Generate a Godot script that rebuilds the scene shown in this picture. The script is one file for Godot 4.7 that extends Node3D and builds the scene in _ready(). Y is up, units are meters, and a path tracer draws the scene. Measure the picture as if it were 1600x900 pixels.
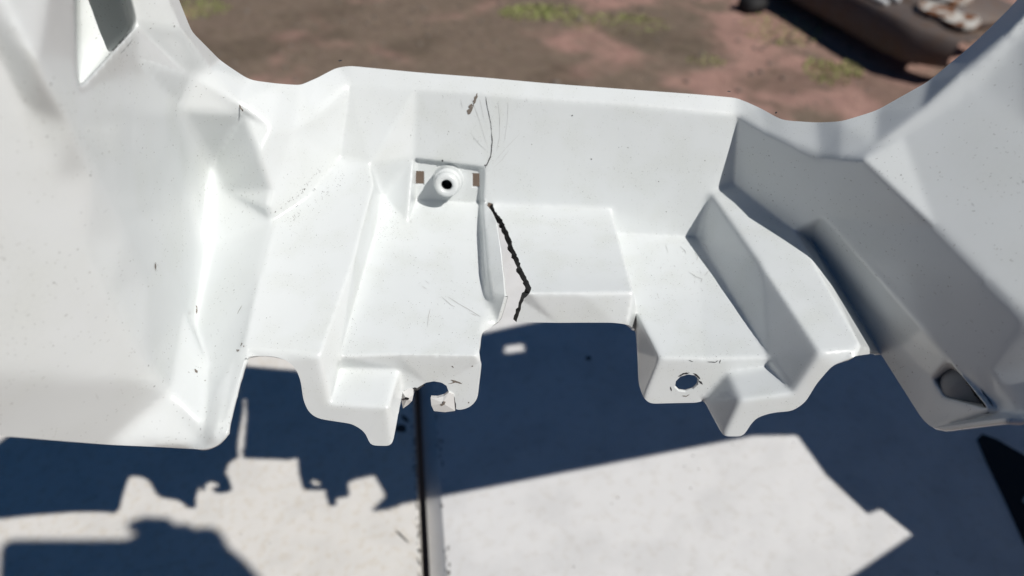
extends Node3D
# A cracked white plastic front panel held in the sun above two white boards, a dirt yard behind.

const CAM_AT := Vector3(0.0, 1.521, 0.0)
const BASE := Vector3(0.0, 0.75, -0.45)      # the panel's own origin, on the board below it
const SHEET := 0.0026                        # thickness of the plastic

var M := {}
var rng := RandomNumberGenerator.new()

func _ready():
	rng.seed = 7
	camera_and_light()
	make_materials()
	make_ground()
	make_boards()
	make_panel()
	make_yard()
	make_photographer()

func camera_and_light():
	var cam := Camera3D.new()
	cam.name = "camera"
	add_child(cam)
	cam.position = CAM_AT
	cam.rotation_degrees = Vector3(-40, 0, 0)
	var lens := CameraAttributesPhysical.new()
	lens.frustum_focal_length = 31.62         # 24 mm high picture: the field of view below
	lens.exposure_aperture = 7.6              # as wide an opening as a phone's main camera has
	lens.frustum_focus_distance = 0.385
	lens.frustum_near = 0.01
	lens.frustum_far = 2000.0
	cam.attributes = lens
	cam.fov = 41.55
	cam.near = 0.01
	cam.far = 2000.0
	cam.current = true
	var sky_m := ProceduralSkyMaterial.new()
	sky_m.sky_top_color = Color(0.013, 0.041, 0.100).linear_to_srgb()
	sky_m.sky_horizon_color = Color(0.042, 0.078, 0.135).linear_to_srgb()
	sky_m.sky_curve = 0.12
	sky_m.ground_bottom_color = Color(0.10, 0.08, 0.065).linear_to_srgb()
	sky_m.ground_horizon_color = Color(0.12, 0.11, 0.10).linear_to_srgb()
	sky_m.sun_angle_max = 1.0
	var env := Environment.new()
	env.background_mode = Environment.BG_SKY
	env.sky = Sky.new()
	env.sky.sky_material = sky_m
	env.tonemap_mode = Environment.TONE_MAPPER_LINEAR
	env.tonemap_exposure = 1.05
	env.sdfgi_enabled = true
	env.ssao_enabled = true
	env.ssil_enabled = true
	var we := WorldEnvironment.new()
	we.name = "world_environment"
	we.environment = env
	add_child(we)
	var sun := DirectionalLight3D.new()
	sun.name = "sun"
	sun.light_energy = 1.36
	sun.light_color = Color(1.0, 0.985, 0.962)
	sun.light_angular_distance = 0.53
	sun.shadow_enabled = true
	add_child(sun)
	sun.look_at_from_position(Vector3.ZERO, Vector3(-0.497, -0.7467, -0.4421))

# ------------------------------------------------------------------ helpers
func lin(r: float, g: float, b: float) -> Color:
	return Color(r, g, b).linear_to_srgb()

func numbered(called: String) -> String:
	if not has_node(called): return called
	var i := 1
	while has_node("%s_%03d" % [called, i]): i += 1
	return "%s_%03d" % [called, i]

func thing(called: String, label: String, category: String, at := Vector3.ZERO, group := "") -> Node3D:
	var o := Node3D.new()
	o.name = numbered(called)
	add_child(o)
	o.position = at
	tag(o, label, category, group)
	return o

func tag(o: Node3D, label: String, category := "", group := "", kind := ""):
	if label: o.set_meta("label", label)
	if category: o.set_meta("category", category)
	if group: o.set_meta("group", group)
	if kind: o.set_meta("kind", kind)

func obj(called: String, mesh: Mesh, mat: Material, parent: Node = self) -> MeshInstance3D:
	var o := MeshInstance3D.new()
	o.name = called if parent != self else numbered(called)
	o.mesh = mesh
	o.material_override = mat
	parent.add_child(o, true)
	return o

func soft_noise(freq: float, s: int, oct := 4) -> FastNoiseLite:
	var n := FastNoiseLite.new()
	n.noise_type = FastNoiseLite.TYPE_SIMPLEX_SMOOTH
	n.seed = s
	n.frequency = freq
	n.fractal_octaves = oct
	return n

func array_mesh(p: PackedVector3Array, n: PackedVector3Array, ix: PackedInt32Array, colors := PackedColorArray(), uv := PackedVector2Array()) -> ArrayMesh:
	var a := []
	a.resize(Mesh.ARRAY_MAX)
	a[Mesh.ARRAY_VERTEX] = p
	if n.size(): a[Mesh.ARRAY_NORMAL] = n
	if colors.size(): a[Mesh.ARRAY_COLOR] = colors
	if uv.size(): a[Mesh.ARRAY_TEX_UV] = uv
	a[Mesh.ARRAY_INDEX] = ix
	var m := ArrayMesh.new()
	m.add_surface_from_arrays(Mesh.PRIMITIVE_TRIANGLES, a)
	return m

# a closed solid from a flat outline (counter-clockwise seen from +y), bevelled along its top edge
func slab(outline: PackedVector2Array, y0: float, y1: float, bevel: float, steps := 3) -> ArrayMesh:
	var st := SurfaceTool.new()
	st.begin(Mesh.PRIMITIVE_TRIANGLES)
	st.set_smooth_group(-1)
	var rings := []
	rings.append([outline, y0])
	for k in steps + 1:
		var a := float(k) / steps * PI / 2
		var inset := bevel * (1.0 - cos(a))
		var shrunk := outline
		if inset > 0.00001:
			var r := Geometry2D.offset_polygon(outline, -inset, Geometry2D.JOIN_MITER)
			if r.size() and r[0].size() == outline.size(): shrunk = match_start(r[0], outline)
			else: continue
		rings.append([shrunk, y1 - bevel + bevel * sin(a)])
	for k in rings.size() - 1:
		var A: PackedVector2Array = rings[k][0]
		var B: PackedVector2Array = rings[k + 1][0]
		for i in A.size():
			var j := (i + 1) % A.size()
			quad(st, v3(A[i], rings[k][1]), v3(A[j], rings[k][1]), v3(B[j], rings[k + 1][1]), v3(B[i], rings[k + 1][1]))
	var top: PackedVector2Array = rings[-1][0]
	var t := Geometry2D.triangulate_polygon(top)
	for i in range(0, t.size(), 3):
		tri(st, v3(top[t[i]], rings[-1][1]), v3(top[t[i + 1]], rings[-1][1]), v3(top[t[i + 2]], rings[-1][1]), Vector3.UP)
		tri(st, v3(outline[t[i]], y0), v3(outline[t[i + 1]], y0), v3(outline[t[i + 2]], y0), Vector3.DOWN)
	st.generate_normals()
	return st.commit()

func match_start(r: PackedVector2Array, outline: PackedVector2Array) -> PackedVector2Array:
	if Geometry2D.is_polygon_clockwise(r) != Geometry2D.is_polygon_clockwise(outline): r.reverse()
	var best := 0
	for i in r.size():
		if r[i].distance_squared_to(outline[0]) < r[best].distance_squared_to(outline[0]): best = i
	var o := PackedVector2Array()
	for i in r.size(): o.append(r[(best + i) % r.size()])
	return o

func v3(p: Vector2, y: float) -> Vector3:
	return Vector3(p.x, y, p.y)

func tri(st: SurfaceTool, a: Vector3, b: Vector3, c: Vector3, facing: Vector3):
	if (b - a).cross(c - a).dot(facing) > 0.0:      # front faces run clockwise
		var s := b
		b = c
		c = s
	for p in [a, b, c]: st.add_vertex(p)

func quad(st: SurfaceTool, a: Vector3, b: Vector3, c: Vector3, d: Vector3):
	for p in [a, b, c, a, c, d]: st.add_vertex(p)

# a bar with a rectangular section between two points
func bar(st: SurfaceTool, a: Vector3, b: Vector3, w: float, h: float):
	var f := (b - a).normalized()
	var side := f.cross(Vector3.UP if absf(f.y) < 0.9 else Vector3.RIGHT).normalized() * w / 2
	var up := side.cross(f).normalized() * h / 2
	var c := [a - side - up, a + side - up, a + side + up, a - side + up, b - side - up, b + side - up, b + side + up, b - side + up]
	for q in [[0, 3, 2, 1], [4, 5, 6, 7], [0, 1, 5, 4], [1, 2, 6, 5], [2, 3, 7, 6], [3, 0, 4, 7]]:
		tri(st, c[q[0]], c[q[1]], c[q[2]], (c[q[0]] + c[q[2]] - a - b) / 2)
		tri(st, c[q[0]], c[q[2]], c[q[3]], (c[q[0]] + c[q[2]] - a - b) / 2)

# a surface of revolution: profile of (radius, height) pairs round an axis
func lathe(profile: Array, at: Vector3, axis: Vector3, n := 40) -> ArrayMesh:
	axis = axis.normalized()
	var s := axis.cross(Vector3.UP).normalized()
	var t := axis.cross(s)
	var st := SurfaceTool.new()
	st.begin(Mesh.PRIMITIVE_TRIANGLES)
	st.set_smooth_group(0)
	for k in profile.size() - 1:
		for i in n:
			var q := []
			for c in [[k, i], [k, i + 1], [k + 1, i + 1], [k + 1, i]]:
				var a: float = TAU * c[1] / n
				var pr: Vector2 = profile[c[0]]
				q.append(at + axis * pr.y + (s * cos(a) + t * sin(a)) * pr.x)
			quad(st, q[0], q[1], q[2], q[3])
	st.index()
	st.generate_normals()
	return st.commit()

# ------------------------------------------------------------------ materials
func texture_of(im: Image) -> ImageTexture:
	return ImageTexture.create_from_image(im)

func noise_image(n: FastNoiseLite, size: int) -> Image:
	var im := n.get_seamless_image(size, size, false, false, 0.12)
	im.convert(Image.FORMAT_RGBA8)
	return im

func plain(albedo: Color, rough: float, spec := 0.5) -> StandardMaterial3D:
	var m := StandardMaterial3D.new()
	m.albedo_color = albedo
	m.roughness = rough
	m.metallic_specular = spec
	return m

func bump_texture(freq: float, s: int, strength: float, size := 512) -> NoiseTexture2D:
	var t := NoiseTexture2D.new()
	t.width = size
	t.height = size
	t.seamless = true
	t.as_normal_map = true
	t.bump_strength = strength
	t.noise = soft_noise(freq, s, 3)
	return t

func make_materials():
	# white paint: faint clouds of dust and fine dark specks
	var size := 1024
	var clouds := noise_image(soft_noise(0.006, 3, 5), size)
	var fine := noise_image(soft_noise(0.12, 4, 2), size)
	var im := Image.create(size, size, false, Image.FORMAT_RGB8)
	for y in size:
		for x in size:
			var c := clouds.get_pixel(x, y).r
			var f := fine.get_pixel(x, y).r
			var d := clampf((c - 0.42) * 2.0, 0.0, 1.0)
			var g := 1.0 - 0.022 * d - 0.03 * d * maxf(f - 0.5, 0.0) * 2.0
			im.set_pixel(x, y, Color(g, g * 1.0, g * (1.0 - 0.012 * d)))
	for i in 4200:
		var x := rng.randi_range(2, size - 4)
		var y := rng.randi_range(2, size - 4)
		if clouds.get_pixel(x, y).r < rng.randf_range(0.35, 0.62): continue
		var k := rng.randf_range(0.3, 0.8)
		var w := 2 if rng.randf() < 0.16 else 1
		im.fill_rect(Rect2i(x, y, w, 1 if rng.randf() < 0.7 else w), Color(k, k * 0.97, k * 0.93))
	var m := plain(lin(0.645, 0.672, 0.677), 0.33)
	m.albedo_texture = texture_of(im)
	m.uv1_triplanar = true
	m.uv1_scale = Vector3.ONE * 5.5
	m.clearcoat_enabled = true
	m.clearcoat = 0.5
	m.clearcoat_roughness = 0.12
	m.normal_enabled = true
	m.normal_texture = bump_texture(0.02, 9, 1.6)
	m.normal_scale = 0.10
	M.white = m
	M.wing = m.duplicate()
	M.wing.uv1_scale = Vector3.ONE * 3.1
	M.black = plain(lin(0.008, 0.008, 0.009), 0.6)
	M.crack = plain(lin(0.03, 0.03, 0.033), 0.7)
	M.hairline = plain(lin(0.47, 0.47, 0.46), 0.7)
	M.scuff = plain(lin(0.16, 0.135, 0.115), 0.8)
	M.dirt = plain(lin(0.12, 0.11, 0.10), 0.9)
	M.plug = plain(lin(0.2, 0.21, 0.225), 0.5)
	M.hole = plain(lin(0.01, 0.01, 0.012), 0.5)
	M.stress = plain(lin(0.66, 0.66, 0.65), 0.22, 0.8)
	# boards
	M.board_left = board_material(11, Color(0.985, 0.975, 0.955), 0.03, true)
	M.board_right = board_material(23, Color(0.975, 0.975, 0.975), 0.035, false)
	M.rubber = plain(lin(0.006, 0.006, 0.007), 0.75)
	M.edge_dirt = plain(lin(0.06, 0.055, 0.05), 0.9)
	M.wood = plain(lin(0.28, 0.2, 0.12), 0.8)
	# yard
	M.ground = plain(Color.WHITE, 0.95, 0.2)
	M.ground.vertex_color_use_as_albedo = true
	M.ground.normal_enabled = true
	M.ground.normal_texture = bump_texture(0.05, 31, 6.0)
	M.ground.uv1_triplanar = true
	M.ground.uv1_world_triplanar = true
	M.ground.uv1_scale = Vector3.ONE * 2.0
	M.grass = plain(Color.WHITE, 0.8, 0.3)
	M.grass.vertex_color_use_as_albedo = true
	M.stone = plain(lin(0.15, 0.125, 0.105), 0.9)
	M.dark_paint = rust_material(lin(0.13, 0.105, 0.095), lin(0.16, 0.11, 0.085), 0.62, 41)
	M.old_white = rust_material(lin(0.55, 0.53, 0.49), lin(0.22, 0.085, 0.03), 0.56, 43)
	M.trim = plain(lin(0.42, 0.43, 0.44), 0.35)
	M.phone = plain(lin(0.02, 0.02, 0.022), 0.3)
	M.glass = plain(lin(0.01, 0.01, 0.012), 0.08)
	M.skin = plain(lin(0.42, 0.24, 0.16), 0.55)
	M.cloth = plain(lin(0.06, 0.07, 0.1), 0.9)

func rust_material(a: Color, b: Color, limit: float, s: int) -> StandardMaterial3D:
	var n := noise_image(soft_noise(0.012, s, 5), 512)
	var im := Image.create(512, 512, false, Image.FORMAT_RGB8)
	for y in 512:
		for x in 512:
			var v := n.get_pixel(x, y).r
			im.set_pixel(x, y, a.lerp(b, smoothstep(limit - 0.05, limit + 0.05, v)).darkened(0.18 * v))
	var m := plain(Color.WHITE, 0.6, 0.4)
	m.albedo_texture = texture_of(im)
	m.uv1_triplanar = true
	m.uv1_scale = Vector3.ONE * 1.6
	return m

func board_material(s: int, tint: Color, stain: float, woven: bool) -> StandardMaterial3D:
	var size := 1024
	var big := noise_image(soft_noise(0.005, s, 5), size)
	var mid := noise_image(soft_noise(0.03, s + 1, 4), size)
	var im := Image.create(size, size, false, Image.FORMAT_RGB8)
	for y in size:
		var row := 0.0
		if woven: row = 0.012 * (1.0 if y % 7 < 3 else 0.0)
		for x in size:
			var b := big.get_pixel(x, y).r
			var f := mid.get_pixel(x, y).r
			var g := 1.0 - stain * smoothstep(0.35, 0.8, b) - 0.05 * maxf(f - 0.55, 0.0) * 2.0 - row
			if woven and x % 9 < 2: g -= 0.008
			var warm := 0.03 * smoothstep(0.5, 0.8, f) * (1.0 if woven else 0.4)
			im.set_pixel(x, y, Color(g * tint.r, (g - warm * 0.4) * tint.g, (g - warm) * tint.b))
	for i in 90:
		var k := rng.randf_range(0.35, 0.8)
		im.fill_rect(Rect2i(rng.randi_range(0, size - 9), rng.randi_range(0, size - 9), rng.randi_range(1, 4), rng.randi_range(1, 3)), Color(k, k * 0.95, k * 0.88))
	var m := plain(lin(0.71, 0.705, 0.698), 0.55, 0.35)
	m.albedo_texture = texture_of(im)
	m.uv1_triplanar = true
	m.uv1_world_triplanar = true
	m.uv1_scale = Vector3.ONE * (2.2 if woven else 1.7)
	m.normal_enabled = true
	m.normal_texture = bump_texture(0.03, s + 5, 3.0)
	m.normal_scale = 0.12
	return m

# ------------------------------------------------------------------ the plastic panel
var shell_points := {
	"o0": Vector3(-164.2, 713.5, 90.9),
	"c0": Vector3(-163.9, 715.7, 104.7),
	"o1": Vector3(-152.2, 632.2, 95.2),
	"c1": Vector3(-152.3, 636.7, 105.8),
	"o2": Vector3(-150.8, 608.5, 73.3),
	"c2": Vector3(-151.7, 610.1, 86.4),
	"o3": Vector3(-138.6, 597.4, 72.2),
	"c3": Vector3(-141.1, 592.9, 90.4),
	"o4": Vector3(-123.5, 593.4, 68.1),
	"c4": Vector3(-125.4, 579.8, 92.6),
	"o5": Vector3(-116, 588.3, 58.9),
	"c5": Vector3(-117.7, 574.3, 83.7),
	"o6": Vector3(-109.5, 587.5, 48.1),
	"c6": Vector3(-109, 575.4, 71.3),
	"o7": Vector3(-100.5, 588.6, 37),
	"c7": Vector3(-100.7, 578.7, 58.7),
	"o8": Vector3(-92.6, 589.9, 37.3),
	"c8": Vector3(-92.3, 582.3, 46),
	"o9": Vector3(-54.5, 587.9, 41.3),
	"c9": Vector3(-54.2, 581.3, 49.6),
	"o10": Vector3(-13.7, 586.3, 45.4),
	"c10": Vector3(-13.7, 580.4, 53.5),
	"o11": Vector3(14.4, 584.9, 48.3),
	"c11": Vector3(14.3, 578.8, 56.4),
	"o12": Vector3(57.3, 583.4, 52.5),
	"c12": Vector3(57, 577.7, 60.5),
	"o13": Vector3(99.8, 582, 56.7),
	"c13": Vector3(99.3, 575.6, 64.9),
	"o14": Vector3(125.1, 580.9, 59.3),
	"c14": Vector3(124.5, 574.6, 67.4),
	"o15": Vector3(135.4, 579.8, 68.7),
	"c15": Vector3(136.1, 574.7, 88),
	"o16": Vector3(143.1, 580.6, 84.8),
	"c16": Vector3(144.9, 576.4, 103.3),
	"o17": Vector3(156.3, 585.2, 96.5),
	"c17": Vector3(153.3, 577.7, 117.8),
	"o18": Vector3(164.2, 591.4, 107),
	"c18": Vector3(159.6, 583, 128),
	"o19": Vector3(178.9, 598.3, 108.9),
	"c19": Vector3(171.9, 591.7, 131.2),
	"o20": Vector3(199.8, 612.5, 107.1),
	"c20": Vector3(189.4, 607.7, 127.5),
	"o21": Vector3(218.4, 628, 100.3),
	"c21": Vector3(204.3, 623.1, 122.1),
	"o22": Vector3(233.4, 643.7, 93.5),
	"c22": Vector3(220.6, 639.3, 116.9),
	"o23": Vector3(259, 670.6, 78.5),
	"c23": Vector3(238.7, 660.2, 108.2),
	"b18": Vector3(165.4, 587.7, 137.4),
	"b19": Vector3(182.6, 597.4, 133),
	"b20": Vector3(199.5, 611, 131.4),
	"b21": Vector3(212, 621.3, 129.6),
	"b22": Vector3(224.8, 638.6, 120.5),
	"b23": Vector3(242.6, 658.8, 112.4),
	"lb0": Vector3(-169.1, 715.4, 102.4),
	"lb1": Vector3(-163.3, 646.7, 123.5),
	"lb2": Vector3(-158.1, 609.9, 95.7),
	"lb3": Vector3(-140.2, 585.8, 88.5),
	"f0": Vector3(-162.9, 731, 209.5),
	"f1": Vector3(-150.9, 670.1, 219.7),
	"f2": Vector3(-153, 645.1, 211.8),
	"f3": Vector3(-154.6, 623.7, 207.1),
	"f4": Vector3(-157, 588.9, 200.3),
	"f5": Vector3(-159, 559.2, 195),
	"f6": Vector3(-162.4, 520.4, 168.1),
	"f7": Vector3(-165.9, 503.1, 159.2),
	"f8": Vector3(-150.1, 501.4, 188),
	"f9": Vector3(-141.3, 502.8, 202.5),
	"e1": Vector3(-152, 721, 149.9),
	"e2": Vector3(-154.3, 651.9, 198),
	"dd": Vector3(-218.1, 697.6, 9),
	"vA": Vector3(-160, 539.8, 91.2),
	"vB": Vector3(-170.9, 514.8, 111.3),
	"g0": Vector3(-164.9, 700.5, 215.6),
	"g1": Vector3(-163.4, 653.2, 216),
	"g2": Vector3(-162.8, 626.1, 216.6),
	"g3": Vector3(-162.1, 598, 217.2),
	"g4": Vector3(-161.2, 574, 217.2),
	"g5": Vector3(-159.3, 532.9, 216.3),
	"g6": Vector3(-156.9, 510.8, 213.5),
	"g7": Vector3(-148.4, 489.7, 226.5),
	"gx": Vector3(-192.6, 700.2, 265),
	"h0": Vector3(-212.8, 620.6, 306.1),
	"h0b": Vector3(-186.7, 574.4, 262.5),
	"h1": Vector3(-174.7, 550.8, 242.7),
	"h2": Vector3(-161.7, 524.7, 221.2),
	"hb0": Vector3(-224.2, 600.6, 308.4),
	"hb0b": Vector3(-198.7, 543.6, 265.7),
	"hb1": Vector3(-180.6, 497.4, 233.7),
	"hb2": Vector3(-153, 485.3, 226.3),
	"e2d": Vector3(-212.3, 606.6, 102.3),
	"lb1d": Vector3(-196.3, 622.3, 63),
	"vl": Vector3(-145.7, 490.6, 225.8),
	"t2": Vector3(-139.9, 491.5, 231.6),
	"t1": Vector3(-133.5, 494.2, 231.9),
	"t0": Vector3(-129.3, 499.6, 230),
	"rb1": Vector3(-138.9, 504.5, 205),
	"rb2": Vector3(-142.4, 496.9, 221.8),
	"rb3": Vector3(-134.8, 499.1, 230.4),
	"rb4": Vector3(-135.5, 505.6, 206.7),
	"q1": Vector3(-134.2, 510.2, 190.2),
	"q2": Vector3(-131.6, 499.6, 230),
	"s1": Vector3(-131.2, 571.2, 103.3),
	"s2": Vector3(-128.2, 550.5, 105.8),
	"s3": Vector3(-130.7, 542.9, 111.7),
	"k0": Vector3(-129.4, 535.1, 112.4),
	"k01": Vector3(-113.2, 539.3, 96.8),
	"k02": Vector3(-99.2, 547.2, 66.8),
	"k03": Vector3(-81.3, 545.9, 71.7),
	"k04": Vector3(-77.2, 541.9, 86.5),
	"k05": Vector3(-81.9, 528.9, 135.5),
	"k06": Vector3(-91.5, 513.4, 193.7),
	"k07": Vector3(-107.3, 514.1, 191),
	"k2": Vector3(-128.7, 514.5, 189.7),
	"k1": Vector3(-129.7, 525.7, 147.5),
	"w1": Vector3(-77.8, 521.3, 65.9),
	"l1": Vector3(-79.5, 512.8, 91.5),
	"l0": Vector3(-61.2, 513.5, 84.7),
	"l2": Vector3(-82.7, 508.2, 136.8),
	"l3": Vector3(-85.3, 503.3, 183.8),
	"ra": Vector3(-57.7, 543.7, 60.8),
	"rb": Vector3(-15.7, 540.1, 65.6),
	"rc": Vector3(-17.1, 521, 71.7),
	"p00": Vector3(-56.7, 541.3, 57.5),
	"p01": Vector3(-51.8, 540.9, 58),
	"p02": Vector3(-23.8, 538.6, 61.2),
	"p03": Vector3(-19.2, 538.2, 61.7),
	"p10": Vector3(-57.1, 534, 59),
	"p11": Vector3(-52.2, 534, 59.5),
	"p12": Vector3(-23.9, 534.2, 61.9),
	"p13": Vector3(-19.3, 534.2, 62.3),
	"p20": Vector3(-57.7, 525.4, 61),
	"p21": Vector3(-52.6, 525.4, 61.4),
	"p22": Vector3(-24.1, 525.3, 64),
	"p23": Vector3(-19.5, 525.3, 64.4),
	"p30": Vector3(-58.2, 515.8, 63.1),
	"p31": Vector3(-53.2, 515.8, 63.5),
	"p32": Vector3(-24.3, 516, 66),
	"p33": Vector3(-19.7, 516.1, 66.3),
	"m1": Vector3(-18.9, 513.8, 81.9),
	"m2": Vector3(-16.6, 509.7, 122.1),
	"m3": Vector3(-14.3, 507.4, 144.8),
	"m4": Vector3(-12.1, 506.7, 151.2),
	"m5": Vector3(-14.2, 505.8, 159.7),
	"m6": Vector3(-16, 504.9, 168.4),
	"m7": Vector3(-16.6, 503.7, 180.5),
	"n0": Vector3(-17.2, 518.6, 69.5),
	"n1": Vector3(-15.5, 520.4, 100.8),
	"n2": Vector3(-12.7, 518.2, 132.7),
	"n3": Vector3(-10.3, 515, 149),
	"n4": Vector3(-9, 509.6, 152),
	"tn0": Vector3(-12.7, 521.4, 81.1),
	"tn1": Vector3(-9.1, 522.9, 96.2),
	"tn2": Vector3(-6.6, 522.5, 119.7),
	"tn3": Vector3(-4.7, 520.2, 142.2),
	"tn4": Vector3(-3.9, 517, 153.9),
	"tn5": Vector3(-6, 510.2, 156.7),
	"tn6": Vector3(-7.7, 503.9, 159.1),
	"tn7": Vector3(-12, 501.6, 162),
	"e8": Vector3(-16.8, 503.4, 183.4),
	"e9": Vector3(-57.2, 503.4, 182.5),
	"a1": Vector3(-87.8, 491.9, 180.7),
	"a2": Vector3(-56.8, 493.4, 182.9),
	"a3": Vector3(-60.4, 489.1, 204.2),
	"a0": Vector3(-89, 488.7, 201.8),
	"ec": Vector3(-15.6, 499.2, 183.7),
	"cc1": Vector3(-18.2, 478.7, 190.8),
	"cc2": Vector3(-22, 474, 191.9),
	"cc3": Vector3(-29.3, 472, 191.9),
	"h_1": Vector3(-29.6, 481.4, 189),
	"hl0": Vector3(-32.2, 482.7, 188.4),
	"hl1": Vector3(-33.1, 485.8, 187.3),
	"hl2": Vector3(-35.6, 487.4, 186.6),
	"hl3": Vector3(-39.5, 487.9, 186.1),
	"hl4": Vector3(-43.5, 486.9, 186.1),
	"hl5": Vector3(-46.2, 485.3, 186.4),
	"hl6": Vector3(-48.2, 483.3, 186.8),
	"hl7": Vector3(-50.9, 483.1, 186.6),
	"tr0": Vector3(-55.9, 481, 186.8),
	"tr1": Vector3(-56.7, 479.8, 201.1),
	"lg0": Vector3(-59.8, 466.5, 210.1),
	"ar0": Vector3(-71.3, 466.9, 210),
	"ar1": Vector3(-71.6, 471.2, 208.7),
	"ar2": Vector3(-73.9, 475.4, 207.2),
	"ar3": Vector3(-79.1, 478.5, 205.8),
	"ar4": Vector3(-88.6, 479.2, 204.7),
	"ar5": Vector3(-96.6, 480, 203.8),
	"ar6": Vector3(-100.7, 483.6, 202.3),
	"ar7": Vector3(-102.3, 489.8, 200.3),
	"ar8": Vector3(-102.4, 500.1, 197.1),
	"ar9": Vector3(-103.9, 506.1, 195.1),
	"ar10": Vector3(-107.4, 510.2, 193.6),
	"ar11": Vector3(-113.5, 512.1, 192.5),
	"ar12": Vector3(-122.9, 511.8, 191.7),
	"ar13": Vector3(-127.6, 512.7, 193.1),
	"td0": Vector3(-17.8, 526.3, 79.7),
	"td1": Vector3(-11.4, 519.8, 72.6),
	"td2": Vector3(-10.1, 519.3, 80),
	"td3": Vector3(-6.3, 519.7, 87.8),
	"td4": Vector3(-2.5, 520.4, 100.7),
	"td5": Vector3(0, 521, 113.7),
	"td6": Vector3(2.8, 521.6, 126),
	"td7": Vector3(5.7, 522.3, 139.5),
	"td8": Vector3(9.8, 523.1, 154.5),
	"td9": Vector3(9, 523.3, 158.8),
	"td10": Vector3(5.5, 517.6, 158.1),
	"td11": Vector3(4.3, 512.7, 159.5),
	"td12": Vector3(2, 506, 161.4),
	"lk0": Vector3(-8.4, 519, 72.8),
	"lk1": Vector3(26.5, 519.6, 75.6),
	"lk2": Vector3(58.3, 519.6, 78.4),
	"lg1": Vector3(35.4, 523.4, 159),
	"lg2": Vector3(61.2, 523.6, 158.6),
	"lb_0": Vector3(23, 506.9, 162.9),
	"lb_1": Vector3(52.2, 508.8, 164.9),
	"lb_2": Vector3(59, 508.2, 165.7),
	"nb": Vector3(65.5, 504.1, 151.4),
	"fl0": Vector3(57.1, 505.7, 82.9),
	"qb0": Vector3(109.7, 505.6, 87.3),
	"n5": Vector3(68.4, 503.8, 164.8),
	"n6": Vector3(73.1, 502.2, 183.5),
	"n7": Vector3(94.9, 503.3, 185.1),
	"n8": Vector3(125.7, 506.1, 187),
	"n9": Vector3(126, 501.3, 188.4),
	"j1": Vector3(107.1, 496.9, 188.1),
	"j2": Vector3(96.8, 481, 192.1),
	"j3": Vector3(95.4, 479.1, 192.5),
	"j4": Vector3(81.4, 477.7, 191.7),
	"j5": Vector3(70.3, 476.6, 191.1),
	"j6": Vector3(66.8, 479.9, 189.8),
	"y1": Vector3(66.3, 477.2, 178),
	"y2": Vector3(67, 483.8, 162),
	"y3": Vector3(67.7, 486.2, 146.1),
	"ho0": Vector3(93.5, 491.9, 188.5),
	"ho1": Vector3(93.4, 488.8, 189.4),
	"ho2": Vector3(91.2, 485.9, 190.1),
	"ho3": Vector3(87.6, 484.3, 190.3),
	"ho4": Vector3(84.1, 484.6, 189.9),
	"ho5": Vector3(81.9, 486.7, 189),
	"ho6": Vector3(82.1, 489.8, 188.1),
	"ho7": Vector3(84.3, 492.7, 187.4),
	"ho8": Vector3(87.9, 494.2, 187.3),
	"ho9": Vector3(91.4, 493.9, 187.7),
	"jm": Vector3(131.9, 504.2, 208.7),
	"jf": Vector3(108.4, 498.8, 208.3),
	"jl": Vector3(102.6, 478.8, 213.9),
	"jd": Vector3(99.3, 476.2, 191.7),
	"qa0": Vector3(112.2, 479.5, 214.5),
	"qa1": Vector3(114.5, 486, 212.8),
	"qa2": Vector3(117.2, 490.3, 211.7),
	"qa3": Vector3(123.7, 493.2, 211.4),
	"qa4": Vector3(133.3, 494.9, 211.7),
	"qa5": Vector3(138.2, 499.7, 210.7),
	"qa6": Vector3(141.8, 509.9, 207.9),
	"qa7": Vector3(147.2, 519.3, 205.4),
	"qa8": Vector3(156.8, 524.7, 204.6),
	"qt2": Vector3(140.8, 524.9, 203.2),
	"qx2": Vector3(155.9, 526.1, 201.9),
	"x2": Vector3(159.9, 526.6, 199.9),
	"qt1": Vector3(128, 529.1, 142.2),
	"qt0": Vector3(114, 532.8, 80.3),
	"qx": Vector3(127, 537.9, 78.9),
	"x1": Vector3(150.7, 534.8, 121.4),
	"r0": Vector3(161.4, 527.6, 120.3),
	"s0": Vector3(158, 551.1, 131.2),
	"r1": Vector3(185.2, 500.5, 178.3),
	"sb1": Vector3(193.2, 493.5, 215.5),
	"sb2": Vector3(194.7, 494.9, 222.1),
	"sb3": Vector3(202.2, 531.9, 247.3),
	"s4": Vector3(209.8, 529.5, 246.7),
	"sr1": Vector3(176.7, 540.4, 174.2),
	"sr2": Vector3(193.4, 530.2, 212.9),
	"s25": Vector3(198.9, 530.5, 223.6),
	"sg3": Vector3(207.6, 524.6, 237.7),
	"sc1": Vector3(182.3, 515.8, 170.7),
	"pk2": Vector3(194.2, 513.9, 208.8),
	"pk3": Vector3(196.6, 511.4, 217.5),
	"pk4": Vector3(201.6, 525.3, 237.2),
	"pi1": Vector3(207.1, 511.1, 203.3),
	"pi2": Vector3(208.7, 501.8, 200.8),
	"pi3": Vector3(211.9, 502, 207.1),
	"pi4": Vector3(212.5, 515.1, 226.1),
	"u1": Vector3(186.9, 576.2, 175.7),
	"u2": Vector3(198, 569.9, 201.1),
	"uE": Vector3(208, 564.4, 223.9),
	"tB": Vector3(202, 537.7, 226),
	"vb": Vector3(221.6, 616.3, 151),
	"vc": Vector3(241.6, 637.2, 155.7),
	"xr1": Vector3(238.4, 605.1, 192.4),
	"xr2": Vector3(226.1, 565.2, 246.3),
	"xr3": Vector3(206.4, 560.5, 267.7),
	"cT1": Vector3(-162.4, 636.2, 135.5),
	"cT2": Vector3(-166.6, 595.7, 103.1),
	"cT3": Vector3(-169.8, 547.6, 78.2),
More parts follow.
